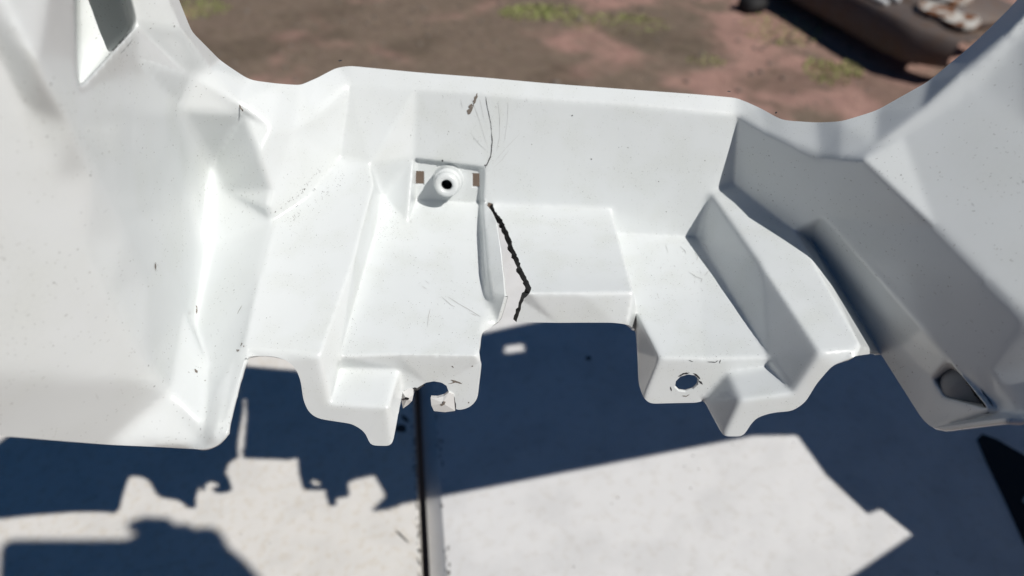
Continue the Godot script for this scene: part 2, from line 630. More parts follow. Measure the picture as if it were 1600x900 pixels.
	"s1d": Vector3(-147.8, 543.6, 55.6),
	"s2d": Vector3(-132.7, 540.9, 90.9),
	"s3d": Vector3(-132.9, 537, 103.5),
	"lbj": Vector3(-139.5, 588.6, 92.6),
	"e1d": Vector3(-222.7, 697.6, 9),
	"T1": Vector3(472.6, 659.6, 0.9),
	"T2": Vector3(769.9, 696.3, -72.5),
	"T3": Vector3(1135, 713.8, -183.1),
	"hh0": Vector3(407.1, 629.6, 50.8),
	"hh1": Vector3(414.4, 636.5, 39.2),
	"hh2": Vector3(440.4, 637.9, 34.7),
	"hh3": Vector3(437.4, 630.9, 46.3),
	"Bp": Vector3(662.4, 532.8, 141.6),
	"Cp": Vector3(720.4, 533.2, 140.8),
	"Dp": Vector3(715.3, 499.1, 181.8),
	"Ep": Vector3(726.1, 468.4, 218.5),
	"Fp": Vector3(745.4, 471.2, 213.2),
	"Gp": Vector3(755, 449.7, 234.2),
	"Hp": Vector3(659.9, 437, 277.4),
	"Hq": Vector3(560.1, 411, 308.4),
	"K1": Vector3(1198.5, 541.8, 7.8),
	"K2": Vector3(857.2, 387.6, 318),
	"L1": Vector3(847.7, 14.8, -304.2),
	"L2": Vector3(606.3, 10.6, 94.8),
}
var shell_faces := [
	["rim", "c0 c1 o1 o0"],
	["rim", "c1 c2 o2 o1"],
	["rim", "c2 c3 o3 o2"],
	["rim", "c3 c4 o4 o3"],
	["rim", "c4 c5 o5 o4"],
	["rim", "c5 c6 o6 o5"],
	["rim", "c6 c7 o7 o6"],
	["rim", "c7 c8 o8 o7"],
	["rim", "c8 c9 o9 o8"],
	["rim", "c9 c10 o10 o9"],
	["rim", "c10 c11 o11 o10"],
	["rim", "c11 c12 o12 o11"],
	["rim", "c12 c13 o13 o12"],
	["rim", "c13 c14 o14 o13"],
	["rim", "c14 c15 o15 o14"],
	["rim", "c15 c16 o16 o15"],
	["rim", "c16 c17 o17 o16"],
	["rim", "c17 c18 o18 o17"],
	["rim", "c18 c19 o19 o18"],
	["rim", "c19 c20 o20 o19"],
	["rim", "c20 c21 o21 o20"],
	["rim", "c21 c22 o22 o21"],
	["rim", "c22 c23 o23 o22"],
	["lwing", "lb0 lb1 c1 c0"],
	["lwing", "lb1 lb2 c2 c1"],
	["lwing", "lb2 lb3 c3 c2"],
	["lwing", "e2 f2 f3 f4 f5 f6 f7 vB cT3 cT2 cT1"],
	["lwing", "cT1 cT2 lb2 lb1"],
	["lwing", "cT2 cT3 vA lb3 lb2"],
	["lwing", "cT3 vB vA"],
	["lwing", "cT1 lb1 e2"],
	["lwing", "f0 f1 f2 e2 e1"],
	["lwing", "e1 e2 e2d e1d"],
	["lwing", "e1d e2d lb1d dd"],
	["lwing", "e2 lb1 lb1d e2d"],
	["lwing", "dd lb1d lb1 lb0"],
	["lwing", "g0 g1 f1 f0"],
	["lwing", "g1 g2 f2 f1"],
	["lwing", "g2 g3 f3 f2"],
	["lwing", "g3 g4 f4 f3"],
	["lwing", "g4 g5 f5 f4"],
	["lwing", "g5 g6 f8 f7 f6 f5"],
	["lwing", "g6 g7 vl rb2 f8"],
	["lwing", "rb2 rb1 f9 f8"],
	["lwing", "h0 h0b h1 h2 g5 g4 g3 g2 g1 g0 gx"],
	["lwing", "g6 g5 h2"],
	["lwing", "hb0 hb0b h0b h0"],
	["lwing", "hb0b hb1 h1 h0b"],
	["lwing", "hb1 hb2 g7 g6 h2 h1"],
	["lwing", "hb2 t2 vl g7"],
	["lwing", "rb2 rb3 rb4 rb1"],
	["lwing", "vl t2 t1 rb3 rb2"],
	["lwing", "vA s2 s1 lb3"],
	["lwing", "vB f7 f8 f9 rb1 rb4 q1 k2 k1 k0 s3 s2 vA"],
	["lwing", "rb4 rb3 q2 q1"],
	["lwing", "rb3 t1 t0 q2"],
	["lwing", "q2 t0 ar13 k2 q1"],
	["bridge", "s1 s2 s3 k0 k01 k02 c8 c7 c6 c5 c4 c3 lb3"],
	["bridge", "k1 k2 k07 k06 k05 k04 k03 k02 k01 k0"],
	["bridge", "k04 k05 k06 l3 l2 l1 w1 k03"],
	["bridge", "k02 k03 w1 l1 l0 ra c10 c9 c8"],
	["bridge", "ra rb rc td1 lk0 lk1 lk2 fl0 qb0 qt0 qx c14 c13 c12 c11 c10"],
	["bridge", "ra p00 p01 p02 p03 rb"],
	["bridge", "ra l0 p30 p20 p10 p00"],
	["bridge", "rb p03 p13 p23 p33 rc"],
	["clip", "p10 p11 p01 p00"],
	["clip", "p11 p12 p02 p01"],
	["clip", "p12 p13 p03 p02"],
	["clip", "p21 p22 p12 p11"],
	["clip", "p30 p31 p21 p20"],
	["clip", "p31 p32 p22 p21"],
	["clip", "p32 p33 p23 p22"],
	["bridge", "l2 l3 e9 e8 m7 m6 m5 m4 m3 m2 m1 p33 p32 p31 p30 l0 l1"],
	["bridge", "p33 m1 m2 m3 m4 n4 n3 n2 n1 rc"],
	["bridge", "rc n1 n2 n3 n4 tn5 tn4 tn3 tn2 tn1 tn0"],
	["bridge", "n4 m4 m5 tn6 tn5"],
	["bridge", "m5 m6 tn7 tn6"],
	["tab", "a1 a2 e9 l3"],
	["tab", "a0 a3 a2 a1"],
	["bridge", "a0 a1 l3 k06"],
	["bridge", "a2 tr0 hl7 hl6 hl5 hl4 hl3 hl2 hl1 hl0 h_1 cc3 cc2 cc1 ec e8 e9"],
	["bridge", "ec m7 e8"],
	["tab", "a3 lg0 tr1 tr0 a2"],
	["tab", "ar6 ar5 ar4 ar3 ar2 ar1 ar0 lg0 a3 a0"],
	["bridge", "ar13 ar12 ar11 ar10 ar9 ar8 ar7 ar6 a0 k06 k07 k2"],
	["bridge", "td1 td2 td3 td4 td5 td6 td7 td8 td9 lg1 lg2 lk2 lk1 lk0"],
	["bridge", "td10 td11 td12 lb_0 lb_1 lb_2 lg2 lg1 td9"],
	["bridge", "lg2 nb fl0 lk2"],
	["bridge", "lb_2 y3 nb lg2"],
	["bridge", "nb n5 n6 n7 n8 qb0 fl0"],
	["bridge", "y3 y2 y1 j6 n6 n5 nb"],
	["bridge", "j6 j5 ho4 ho5 ho6 ho7 ho8 n7 n6"],
	["bridge", "ho8 ho9 ho0 ho1 ho2 j4 j3 j2 j1 n9 n8 n7"],
	["bridge", "ho2 ho3 ho4 j5 j4"],
	["tabr", "jf jm n9 j1"],
	["tabr", "j2 jd jl jf j1"],
	["tabr", "jl qa0 qa1 qa2 qa3 qa4 jm jf"],
	["bridge", "n8 n9 jm qt2 qt1 qt0 qb0"],
	["bridge", "qt1 qt2 qx2 x2 x1 qx qt0"],
	["bridge", "jm qa4 qa5 qa6 qa7 qa8 x2 qx2 qt2"],
	["rwing", "qx x1 s0 b18 c18 c17 c16 c15 c14"],
	["rwing", "b18 b19 c19 c18"],
	["rwing", "b19 b20 c20 c19"],
	["rwing", "b20 b21 c21 c20"],
	["rwing", "b21 b22 c22 c21"],
	["rwing", "b22 b23 c23 c22"],
	["rwing", "r0 s0 x1"],
	["rwing", "x2 qa8 r1 r0 x1"],
	["rwing", "sc1 pk2 sr2 sr1 s0 r0"],
	["rwing", "r1 sb1 sb2 sb3 sg3 pk4 pk3 pk2 sc1 r0"],
	["rwing", "pi2 pi1 sr2 pk2"],
	["rwing", "pk3 pi3 pi2 pk2"],
	["rwing", "pk4 pi4 pi3 pk3"],
	["rwing", "pi2 pi3 pi4 pi1"],
	["rwing", "pi1 pi4 pk4 sg3 s25 sr2"],
	["rwing", "sr1 sr2 s25 tB uE u2 u1 b18 s0"],
	["rwing", "u1 u2 uE xr2 xr1 vb b21 b20 b19 b18"],
	["rwing", "vb vc b23 b22 b21"],
	["rwing", "xr1 vc vb"],
	["rwing", "sg3 s4 xr3 xr2 uE tB s25"],
	["rwing", "sb3 s4 sg3"],
	["side", "c23 b23 vc xr1 hh0 hh1 T1 o23"],
	["side", "hh1 hh2 T2 T1"],
	["side", "xr2 xr3 Bp hh3 hh0 xr1"],
	["side", "Bp Cp T3 T2 hh2 hh3"],
	["side", "Cp Dp Ep Fp Gp K1 T3"],
	["side", "Gp Hp Hq K2 K1"],
	["side", "K2 L2 L1 K1"],
]
var shell_marks := [
	["crack", 0.28, [Vector3(-15.7, 539.8, 65.8), Vector3(-13.8, 543.8, 64.7), Vector3(-12.2, 547.1, 63.8), Vector3(-11.4, 554.6, 61.6), Vector3(-11.7, 560.6, 59.7)]],
	["crack", 0.16, [Vector3(-11.7, 560.6, 59.7), Vector3(-12, 564.4, 58.5), Vector3(-13.1, 569.9, 56.7), Vector3(-14.1, 574.3, 55.3), Vector3(-14.8, 579.4, 53.7)]],
	["hairline", 0.07, [Vector3(-9, 581.3, 53.6), Vector3(-7.6, 574.6, 55.8), Vector3(-6.9, 568.4, 57.7), Vector3(-7, 557.3, 61.1), Vector3(-8.9, 549.8, 63.3)]],
	["hairline", 0.07, [Vector3(-2.9, 581.2, 54.2), Vector3(-2.2, 574.8, 56.2), Vector3(-2.5, 567.2, 58.5), Vector3(-4.4, 554.9, 62.1)]],
	["hairline", 0.07, [Vector3(-24.8, 582.4, 51.9), Vector3(-22.1, 575.7, 54.2), Vector3(-18.6, 566.6, 57.3), Vector3(-13.7, 550.6, 62.6)]],
	["hairline", 0.07, [Vector3(-29.9, 582.2, 51.5), Vector3(-28.6, 575.5, 53.7), Vector3(-28, 572.1, 54.8)]],
	["hairline", 0.07, [Vector3(-32.4, 582.1, 51.3), Vector3(-31.8, 577.7, 52.7)]],
	["hairline", 0.07, [Vector3(3.2, 580, 55.1), Vector3(2.9, 573.3, 57.1)]],
	["hairline", 0.07, [Vector3(-11.2, 542.5, 65.3), Vector3(-3.7, 551.4, 63.2), Vector3(4.7, 560.2, 61.3)]],
	["hairline", 0.07, [Vector3(-23.9, 559.1, 59.1), Vector3(-19.2, 553.6, 61.2), Vector3(-13.7, 548.9, 63.1)]],
	["hairline", 0.07, [Vector3(-36, 582, 51), Vector3(-36.5, 577.9, 52.2)]],
	["hairline", 0.07, [Vector3(7.9, 579.5, 55.6), Vector3(8.6, 576.9, 56.5)]],
	["hairline", 0.07, [Vector3(-10.8, 540.3, 66), Vector3(-5.9, 544.9, 65), Vector3(-1.1, 551.5, 63.4)]],
	["hairline", 0.07, [Vector3(-19.8, 581.9, 52.5), Vector3(-17.7, 575.9, 54.5), Vector3(-15.7, 565.7, 57.8)]],
	["scuff", 0.75, [Vector3(-19.4, 580.6, 52.9), Vector3(-20.6, 577.8, 53.7), Vector3(-21.7, 574.7, 54.5)]],
	["scuff", 1.1, [Vector3(-22.8, 575, 54.3), Vector3(-23.6, 572.2, 55.1), Vector3(-24.7, 569.1, 56)]],
	["scuff", 0.4, [Vector3(-21.3, 575.7, 54.2), Vector3(-23.3, 570.2, 55.8)]],
	["dot", 0.55, [Vector3(33.5, 571, 60.5), Vector3(34.2, 570.7, 60.7)]],
	["dot", 0.4, [Vector3(45.2, 547.8, 68.6), Vector3(45.9, 547.5, 68.8)]],
	["dot", 0.6, [Vector3(-41.1, 543, 62.5), Vector3(-40.4, 542.7, 62.7)]],
	["dot", 0.5, [Vector3(-16, 541.6, 65.2), Vector3(-15.3, 541.2, 65.3)]],
	["dot", 0.3, [Vector3(84.1, 537, 75.4), Vector3(84.8, 536.7, 75.5)]],
	["dot", 0.3, [Vector3(-23, 597.3, 47.5), Vector3(-22.3, 597, 47.6)]],
	["dot", 0.25, [Vector3(11, 554.5, 63.6), Vector3(11.7, 554.2, 63.7)]],
	["dot", 0.2, [Vector3(-59.2, 556.9, 56.7), Vector3(-58.5, 556.6, 56.8)]],
	["dot", 0.25, [Vector3(108.9, 549.9, 73.6), Vector3(109.6, 549.6, 73.8)]],
	["dot", 0.2, [Vector3(-36.8, 559.6, 57.8), Vector3(-36.1, 559.3, 58)]],
	["dot", 0.22, [Vector3(65.5, 555.1, 68.2), Vector3(66.2, 554.8, 68.4)]],
	["dot", 0.25, [Vector3(89.8, 520.1, 81.1), Vector3(90.6, 519.7, 81.2)]],
	["hairline", 0.113957, [Vector3(78.6, 504.4, 136.8), Vector3(78.7, 504.4, 139.2)]],
	["hairline", 0.0868949, [Vector3(95.7, 504.6, 131.9), Vector3(94.8, 504.6, 131.7)]],
	["hairline", 0.149194, [Vector3(73.5, 504.6, 130.6), Vector3(72.8, 504.6, 131)]],
	["hairline", 0.122185, [Vector3(84, 505, 114.6), Vector3(83.4, 504.9, 116.6)]],
	["hairline", 0.0994808, [Vector3(99.5, 505.1, 107), Vector3(99, 505.1, 108.3)]],
	["hairline", 0.0869573, [Vector3(80.2, 505.3, 101.7), Vector3(82, 505.3, 101.1)]],
	["hairline", 0.072064, [Vector3(74.6, 505.2, 103.8), Vector3(74.4, 505.3, 101.4)]],
	["hairline", 0.158706, [Vector3(100.9, 505.5, 92.9), Vector3(99.5, 505.5, 92.6)]],
	["hairline", 0.0701993, [Vector3(80.6, 504.5, 133.6), Vector3(82, 504.6, 131.8)]],
	["hairline", 0.119181, [Vector3(88, 504.3, 142), Vector3(86.6, 504.3, 143.3)]],
	["hairline", 0.0800308, [Vector3(104.9, 504.9, 118.2), Vector3(105.5, 504.9, 118.3)]],
	["hairline", 0.120947, [Vector3(79.2, 504.3, 141.2), Vector3(78.4, 504.4, 139.6)]],
	["hairline", 0.144233, [Vector3(96.3, 504.5, 134.1), Vector3(97.9, 504.5, 133)]],
	["hairline", 0.141653, [Vector3(76.6, 505, 111.9), Vector3(77.8, 505, 112.3)]],
	["hairline", 0.141558, [Vector3(75.9, 505.2, 102.9), Vector3(75.2, 505.2, 103.9)]],
	["hairline", 0.154537, [Vector3(85.7, 504.7, 125.8), Vector3(84.4, 504.7, 125.8)]],
	["hairline", 0.0790745, [Vector3(116.1, 505.3, 98.8), Vector3(117, 505.4, 97.5)]],
	["hairline", 0.0711132, [Vector3(88, 504.9, 119.4), Vector3(89, 504.9, 119.1)]],
	["hairline", 0.116326, [Vector3(112.4, 505.3, 98.8), Vector3(110.7, 505.3, 99.1)]],
	["hairline", 0.107025, [Vector3(88.5, 504.5, 133.5), Vector3(89.6, 504.5, 133.8)]],
	["hairline", 0.110718, [Vector3(111, 504.5, 133.6), Vector3(111.6, 504.5, 134)]],
	["hairline", 0.155827, [Vector3(103.4, 505.1, 110.4), Vector3(101.9, 505, 112.5)]],
	["hairline", 0.117405, [Vector3(86.1, 504.4, 138.1), Vector3(85.7, 504.4, 139)]],
	["hairline", 0.138319, [Vector3(96.7, 504.4, 137.9), Vector3(98.2, 504.4, 137.4)]],
	["hairline", 0.103634, [Vector3(100.3, 504.6, 128.8), Vector3(101, 504.7, 126.2)]],
	["hairline", 0.142928, [Vector3(77, 505.2, 105.6), Vector3(76.9, 505.1, 107.2)]],
	["hairline", 0.0757061, [Vector3(74.5, 504.9, 116.4), Vector3(75, 505, 115.1)]],
	["hairline", 0.087581, [Vector3(85.1, 505.4, 97.4), Vector3(85.6, 505.4, 96.2)]],
	["hairline", 0.0753839, [Vector3(103.8, 504.5, 134), Vector3(102.7, 504.5, 132.7)]],
	["hairline", 0.129348, [Vector3(112.4, 504.8, 122.4), Vector3(111.4, 504.7, 124.7)]],
	["hairline", 0.128704, [Vector3(118.1, 505.3, 98.6), Vector3(117.3, 505.4, 97.7)]],
	["hairline", 0.15031, [Vector3(85.6, 505.4, 94.5), Vector3(84.6, 505.5, 94)]],
	["hairline", 0.156509, [Vector3(92, 505, 114.8), Vector3(91.4, 505, 113.4)]],
	["hairline", 0.137372, [Vector3(105.6, 504.9, 118.7), Vector3(105.5, 504.8, 120.7)]],
	["hairline", 0.108146, [Vector3(99.7, 504.3, 142.5), Vector3(99.7, 504.3, 144)]],
	["hairline", 0.0938707, [Vector3(86.3, 505, 112.1), Vector3(85.1, 505, 112.4)]],
	["hairline", 0.131126, [Vector3(78.8, 505.1, 108.8), Vector3(79.2, 505.1, 110)]],
	["hairline", 0.127811, [Vector3(93.4, 504.3, 142.7), Vector3(92.4, 504.3, 142)]],
	["hairline", 0.101931, [Vector3(101.8, 504.7, 124.6), Vector3(100.9, 504.8, 123.6)]],
	["hairline", 0.0764139, [Vector3(104.1, 504.7, 124.1), Vector3(103.5, 504.7, 125.3)]],
	["hairline", 0.095034, [Vector3(90.5, 505.5, 93.5), Vector3(90.6, 505.4, 94.4)]],
	["hairline", 0.0843713, [Vector3(85.9, 504.8, 123.4), Vector3(86.4, 504.8, 121.4)]],
	["hairline", 0.115853, [Vector3(107.8, 504.6, 130.2), Vector3(106.5, 504.6, 130.2)]],
	["hairline", 0.0863333, [Vector3(77.9, 504.7, 125.9), Vector3(79.4, 504.7, 125.8)]],
	["hairline", 0.138448, [Vector3(74, 504.4, 139.6), Vector3(75.3, 504.4, 138.5)]],
	["hairline", 0.106637, [Vector3(75.7, 504.5, 134.1), Vector3(75.8, 504.5, 135.1)]],
	["hairline", 0.13, [Vector3(107.8, 505.1, 107.6), Vector3(109.9, 505, 111.6), Vector3(110.4, 504.9, 118.4), Vector3(107, 504.8, 122.8)]],
	["hairline", 0.13, [Vector3(98.5, 504.9, 118.9), Vector3(102.3, 504.8, 123.3), Vector3(105.2, 504.7, 125), Vector3(103.9, 504.6, 128.2)]],
	["hairline", 0.13, [Vector3(97.7, 505.4, 95.8), Vector3(99.9, 505.3, 100), Vector3(100.1, 505.2, 103.5)]],
	["hairline", 0.13, [Vector3(111.6, 505.5, 92.8), Vector3(115.9, 505.4, 97.6), Vector3(117, 505.2, 103.5)]],
	["hairline", 0.13, [Vector3(89.6, 505.4, 94.6), Vector3(89.9, 505.3, 102.3)]],
	["hairline", 0.13, [Vector3(105.2, 505.3, 101.7), Vector3(106.4, 505.2, 105.3), Vector3(104.9, 505.1, 109.3)]],
	["hairline", 0.14, [Vector3(-43.4, 503.8, 164.8), Vector3(-43.4, 504, 157.7), Vector3(-42.9, 504.1, 151.4)]],
	["hairline", 0.14, [Vector3(-37.7, 504.3, 142.8), Vector3(-32.2, 504.2, 148.9), Vector3(-29.8, 504.1, 150.4)]],
	["hairline", 0.14, [Vector3(-18.4, 504, 156.7), Vector3(-21.8, 504, 154.8)]],
	["hairline", 0.14, [Vector3(-48.7, 504.5, 135.1), Vector3(-45.7, 504.4, 137.7)]],
	["hairline", 0.14, [Vector3(-47.3, 504.6, 130.9), Vector3(-44.7, 504.5, 133.5)]],
	["hairline", 0.14, [Vector3(-61.2, 505.8, 80.4), Vector3(-59, 505.7, 82.9)]],
	["hairline", 0.14, [Vector3(-34.3, 504.3, 142.8), Vector3(-28.5, 504.2, 147.9), Vector3(-21.9, 504.1, 152.8), Vector3(-16, 504, 157.7)]],
	["dot", 0.0993359, [Vector3(-67.1, 504, 154.7), Vector3(-66.8, 504, 154.9)]],
	["dot", 0.172431, [Vector3(-32.5, 504.6, 132), Vector3(-32.2, 504.6, 132.2)]],
	["dot", 0.125573, [Vector3(-37.2, 503.8, 164.1), Vector3(-37, 503.8, 164.3)]],
	["dot", 0.16913, [Vector3(-46.6, 505.1, 109), Vector3(-46.3, 505.1, 109.3)]],
	["dot", 0.090314, [Vector3(-52.9, 504.1, 150.8), Vector3(-52.6, 504.1, 151)]],
	["dot", 0.0951255, [Vector3(-59.4, 504.9, 118.6), Vector3(-59.1, 504.9, 118.9)]],
	["dot", 0.124692, [Vector3(-57.3, 504, 154.3), Vector3(-57, 504, 154.6)]],
	["dot", 0.149045, [Vector3(-56.4, 504, 154.7), Vector3(-56.2, 504, 155)]],
	["dot", 0.165675, [Vector3(-36, 503.9, 158.2), Vector3(-35.7, 503.9, 158.5)]],
	["dot", 0.145936, [Vector3(-62.3, 505.9, 75), Vector3(-62, 505.9, 75.3)]],
	["dot", 0.102879, [Vector3(-32.9, 504.1, 151.3), Vector3(-32.6, 504.1, 151.6)]],
	["dot", 0.110982, [Vector3(-35.7, 503.8, 162.3), Vector3(-35.4, 503.8, 162.5)]],
	["dot", 0.148541, [Vector3(-56.6, 504.9, 117.4), Vector3(-56.3, 504.9, 117.7)]],
	["dot", 0.186548, [Vector3(-19.7, 504.5, 132.5), Vector3(-19.4, 504.5, 132.7)]],
	["dot", 0.116666, [Vector3(-37.3, 504.8, 121.9), Vector3(-37, 504.8, 122.2)]],
	["dot", 0.101301, [Vector3(-50.6, 504.2, 148.9), Vector3(-50.3, 504.2, 149.2)]],
	["dot", 0.16027, [Vector3(-67, 505.4, 96.5), Vector3(-66.7, 505.4, 96.8)]],
	["dot", 0.119685, [Vector3(-54.5, 505.4, 95.9), Vector3(-54.1, 505.4, 96.2)]],
	["dot", 0.177346, [Vector3(-67.4, 504.9, 118.5), Vector3(-67.1, 504.9, 118.7)]],
	["dot", 0.0833034, [Vector3(-48.4, 504.9, 119.5), Vector3(-48.1, 504.8, 119.8)]],
	["dot", 0.0857286, [Vector3(-60.8, 505.7, 82.1), Vector3(-60.5, 505.7, 82.4)]],
	["dot", 0.179653, [Vector3(-25.6, 504.3, 143.6), Vector3(-25.3, 504.3, 143.8)]],
	["dot", 0.189586, [Vector3(-65.5, 505, 111.7), Vector3(-65.2, 505, 111.9)]],
	["dot", 0.195364, [Vector3(-45.4, 503.9, 161.2), Vector3(-45.2, 503.9, 161.5)]],
	["dot", 0.149974, [Vector3(-71.4, 504.9, 118.1), Vector3(-71.1, 504.9, 118.4)]],
	["dot", 0.122699, [Vector3(-54.1, 505, 112.7), Vector3(-53.8, 505, 113)]],
	["dot", 0.167742, [Vector3(-64.1, 505.9, 76.8), Vector3(-63.7, 505.9, 77.1)]],
	["dot", 0.183092, [Vector3(-21.2, 505.8, 78.1), Vector3(-20.9, 505.8, 78.5)]],
	["dot", 0.088258, [Vector3(-46.6, 505.9, 76.1), Vector3(-46.3, 505.9, 76.4)]],
	["dot", 0.11552, [Vector3(-47, 505.7, 85.2), Vector3(-46.6, 505.7, 85.6)]],
	["dot", 0.13636, [Vector3(-52.7, 503.8, 164.8), Vector3(-52.4, 503.8, 165.1)]],
	["dot", 0.196007, [Vector3(-52.5, 503.8, 162.2), Vector3(-52.2, 503.8, 162.5)]],
	["dot", 0.186788, [Vector3(-36.1, 505.6, 88.7), Vector3(-35.8, 505.6, 89)]],
	["dot", 0.166579, [Vector3(-46.1, 504.1, 149.7), Vector3(-45.8, 504.1, 149.9)]],
	["dot", 0.17742, [Vector3(-35.8, 504.2, 148.1), Vector3(-35.5, 504.2, 148.3)]],
	["dot", 0.0916863, [Vector3(-47.3, 504.8, 123), Vector3(-47, 504.8, 123.3)]],
	["dot", 0.106433, [Vector3(-48.7, 503.9, 158), Vector3(-48.5, 503.9, 158.2)]],
	["dot", 0.103588, [Vector3(-30.9, 504.1, 151.4), Vector3(-30.6, 504.1, 151.7)]],
	["dot", 0.197055, [Vector3(-30.8, 504.4, 138.6), Vector3(-30.5, 504.4, 138.9)]],
	["dot", 0.181274, [Vector3(-48.9, 504.2, 147.2), Vector3(-48.6, 504.2, 147.5)]],
	["dot", 0.124189, [Vector3(-53.9, 505.4, 97.6), Vector3(-53.6, 505.4, 97.9)]],
	["dot", 0.18302, [Vector3(-38.9, 505.3, 101), Vector3(-38.6, 505.3, 101.3)]],
	["dot", 0.118525, [Vector3(-53.4, 504.2, 147.8), Vector3(-53.1, 504.2, 148.1)]],
	["dot", 0.138248, [Vector3(-42.4, 504, 157), Vector3(-42.1, 504, 157.3)]],
	["dot", 0.136229, [Vector3(-39.9, 505.1, 109.5), Vector3(-39.6, 505.1, 109.8)]],
	["dot", 0.133898, [Vector3(-67.5, 504.7, 126.2), Vector3(-67.2, 504.7, 126.5)]],
	["dot", 0.12088, [Vector3(-58.7, 505.5, 92.4), Vector3(-58.4, 505.5, 92.7)]],
	["dot", 0.17705, [Vector3(-57.1, 505, 111.4), Vector3(-56.7, 505, 111.7)]],
	["dot", 0.130587, [Vector3(-23.3, 503.9, 160.4), Vector3(-23, 503.9, 160.6)]],
	["dot", 0.199593, [Vector3(-24.4, 504.6, 132.4), Vector3(-24.1, 504.5, 132.6)]],
	["dot", 0.150592, [Vector3(-61.9, 504.2, 147.2), Vector3(-61.6, 504.2, 147.5)]],
	["dot", 0.179994, [Vector3(-42.6, 504.2, 147.3), Vector3(-42.4, 504.2, 147.6)]],
	["dot", 0.125681, [Vector3(-28.9, 505.1, 109.6), Vector3(-28.6, 505.1, 109.9)]],
	["dot", 0.177765, [Vector3(-43.6, 505.8, 78.6), Vector3(-43.3, 505.8, 79)]],
	["dot", 0.156576, [Vector3(-41.2, 504.9, 119.1), Vector3(-40.9, 504.9, 119.4)]],
	["dot", 0.158738, [Vector3(-20.8, 504.1, 151.2), Vector3(-20.5, 504.1, 151.5)]],
	["dot", 0.126454, [Vector3(-55.9, 503.8, 164.9), Vector3(-55.6, 503.8, 165.1)]],
	["dot", 0.160689, [Vector3(-24.4, 504.7, 124.5), Vector3(-24.1, 504.7, 124.8)]],
	["dot", 0.11537, [Vector3(-27.3, 505.8, 80.3), Vector3(-27, 505.8, 80.6)]],
	["dot", 0.121017, [Vector3(-66.8, 505.8, 79), Vector3(-66.4, 505.8, 79.4)]],
	["dot", 0.0935645, [Vector3(-68.6, 505.9, 73.2), Vector3(-68.3, 505.9, 73.6)]],
	["dot", 0.136615, [Vector3(-67.3, 505.7, 81.7), Vector3(-67, 505.7, 82)]],
	["dot", 0.107229, [Vector3(-69.9, 505.5, 92.7), Vector3(-69.5, 505.5, 93)]],
	["dot", 0.181711, [Vector3(-78.9, 505.8, 79.3), Vector3(-78.5, 505.8, 79.6)]],
	["dot", 0.162735, [Vector3(-68.7, 506, 71), Vector3(-68.4, 506, 71.3)]],
	["dot", 0.115473, [Vector3(-73.2, 505.4, 94.8), Vector3(-72.9, 505.4, 95.1)]],
	["dot", 0.184562, [Vector3(-79.7, 506.1, 64.9), Vector3(-79.4, 506.1, 65.2)]],
	["dot", 0.10956, [Vector3(-80.1, 505.9, 74.2), Vector3(-79.8, 505.9, 74.5)]],
	["dot", 0.120399, [Vector3(-69.2, 506.1, 67.1), Vector3(-68.9, 506.1, 67.4)]],
	["dot", 0.149319, [Vector3(-72.7, 506, 70.1), Vector3(-72.3, 506, 70.5)]],
	["dot", 0.152792, [Vector3(-77.3, 506.1, 64.6), Vector3(-77, 506.1, 64.9)]],
	["dot", 0.197018, [Vector3(-77.6, 506, 71.8), Vector3(-77.3, 506, 72.1)]],
	["dot", 0.11855, [Vector3(-69, 505.8, 80.2), Vector3(-68.7, 505.8, 80.5)]],
	["dot", 0.111959, [Vector3(-80.4, 505.6, 89.7), Vector3(-80, 505.5, 90.1)]],
	["dot", 0.170349, [Vector3(-73.3, 505.6, 86.3), Vector3(-73, 505.6, 86.6)]],
	["dot", 0.172888, [Vector3(-81.1, 506.1, 67.4), Vector3(-80.8, 506.1, 67.8)]],
	["dot", 0.0843228, [Vector3(-81.3, 505.8, 78.7), Vector3(-80.9, 505.8, 79)]],
	["dot", 0.180788, [Vector3(-79.9, 506, 71), Vector3(-79.5, 506, 71.3)]],
	["dot", 0.15034, [Vector3(-71.4, 505.9, 73), Vector3(-71, 505.9, 73.3)]],
	["dot", 0.122938, [Vector3(-75.9, 506.1, 67.4), Vector3(-75.5, 506.1, 67.8)]],
	["dot", 0.108788, [Vector3(-71.7, 506, 68.8), Vector3(-71.4, 506, 69.1)]],
	["dot", 0.172814, [Vector3(-78.4, 506.2, 64.2), Vector3(-78.1, 506.1, 64.6)]],
	["dot", 0.143124, [Vector3(-75, 505.6, 86.7), Vector3(-74.7, 505.6, 87)]],
	["dot", 0.127851, [Vector3(-69.1, 505.6, 87.4), Vector3(-68.8, 505.6, 87.7)]],
	["dot", 0.0806345, [Vector3(-80.1, 505.8, 79.3), Vector3(-79.8, 505.8, 79.6)]],
	["dot", 0.142012, [Vector3(-79, 505.5, 93.2), Vector3(-78.6, 505.5, 93.5)]],
	["dot", 0.143336, [Vector3(-68.7, 505.5, 90.1), Vector3(-68.3, 505.5, 90.4)]],
	["dot", 0.193811, [Vector3(-68.8, 505.4, 96.9), Vector3(-68.5, 505.4, 97.2)]],
	["dot", 0.136523, [Vector3(-76, 505.4, 95.8), Vector3(-75.6, 505.4, 96.1)]],
	["dot", 0.150072, [Vector3(-78.9, 505.8, 78.8), Vector3(-78.5, 505.8, 79.1)]],
	["dot", 0.147173, [Vector3(-66.5, 505.4, 95.6), Vector3(-66.2, 505.4, 95.9)]],
	["dot", 0.0914092, [Vector3(-69.2, 505.7, 82.9), Vector3(-68.9, 505.7, 83.3)]],
	["dot", 0.170546, [Vector3(-74.1, 505.6, 88.8), Vector3(-73.8, 505.6, 89.1)]],
	["dot", 0.16188, [Vector3(-73.4, 506.2, 64.2), Vector3(-73, 506.1, 64.5)]],
	["dot", 0.165586, [Vector3(-67.8, 506, 71.8), Vector3(-67.5, 506, 72.2)]],
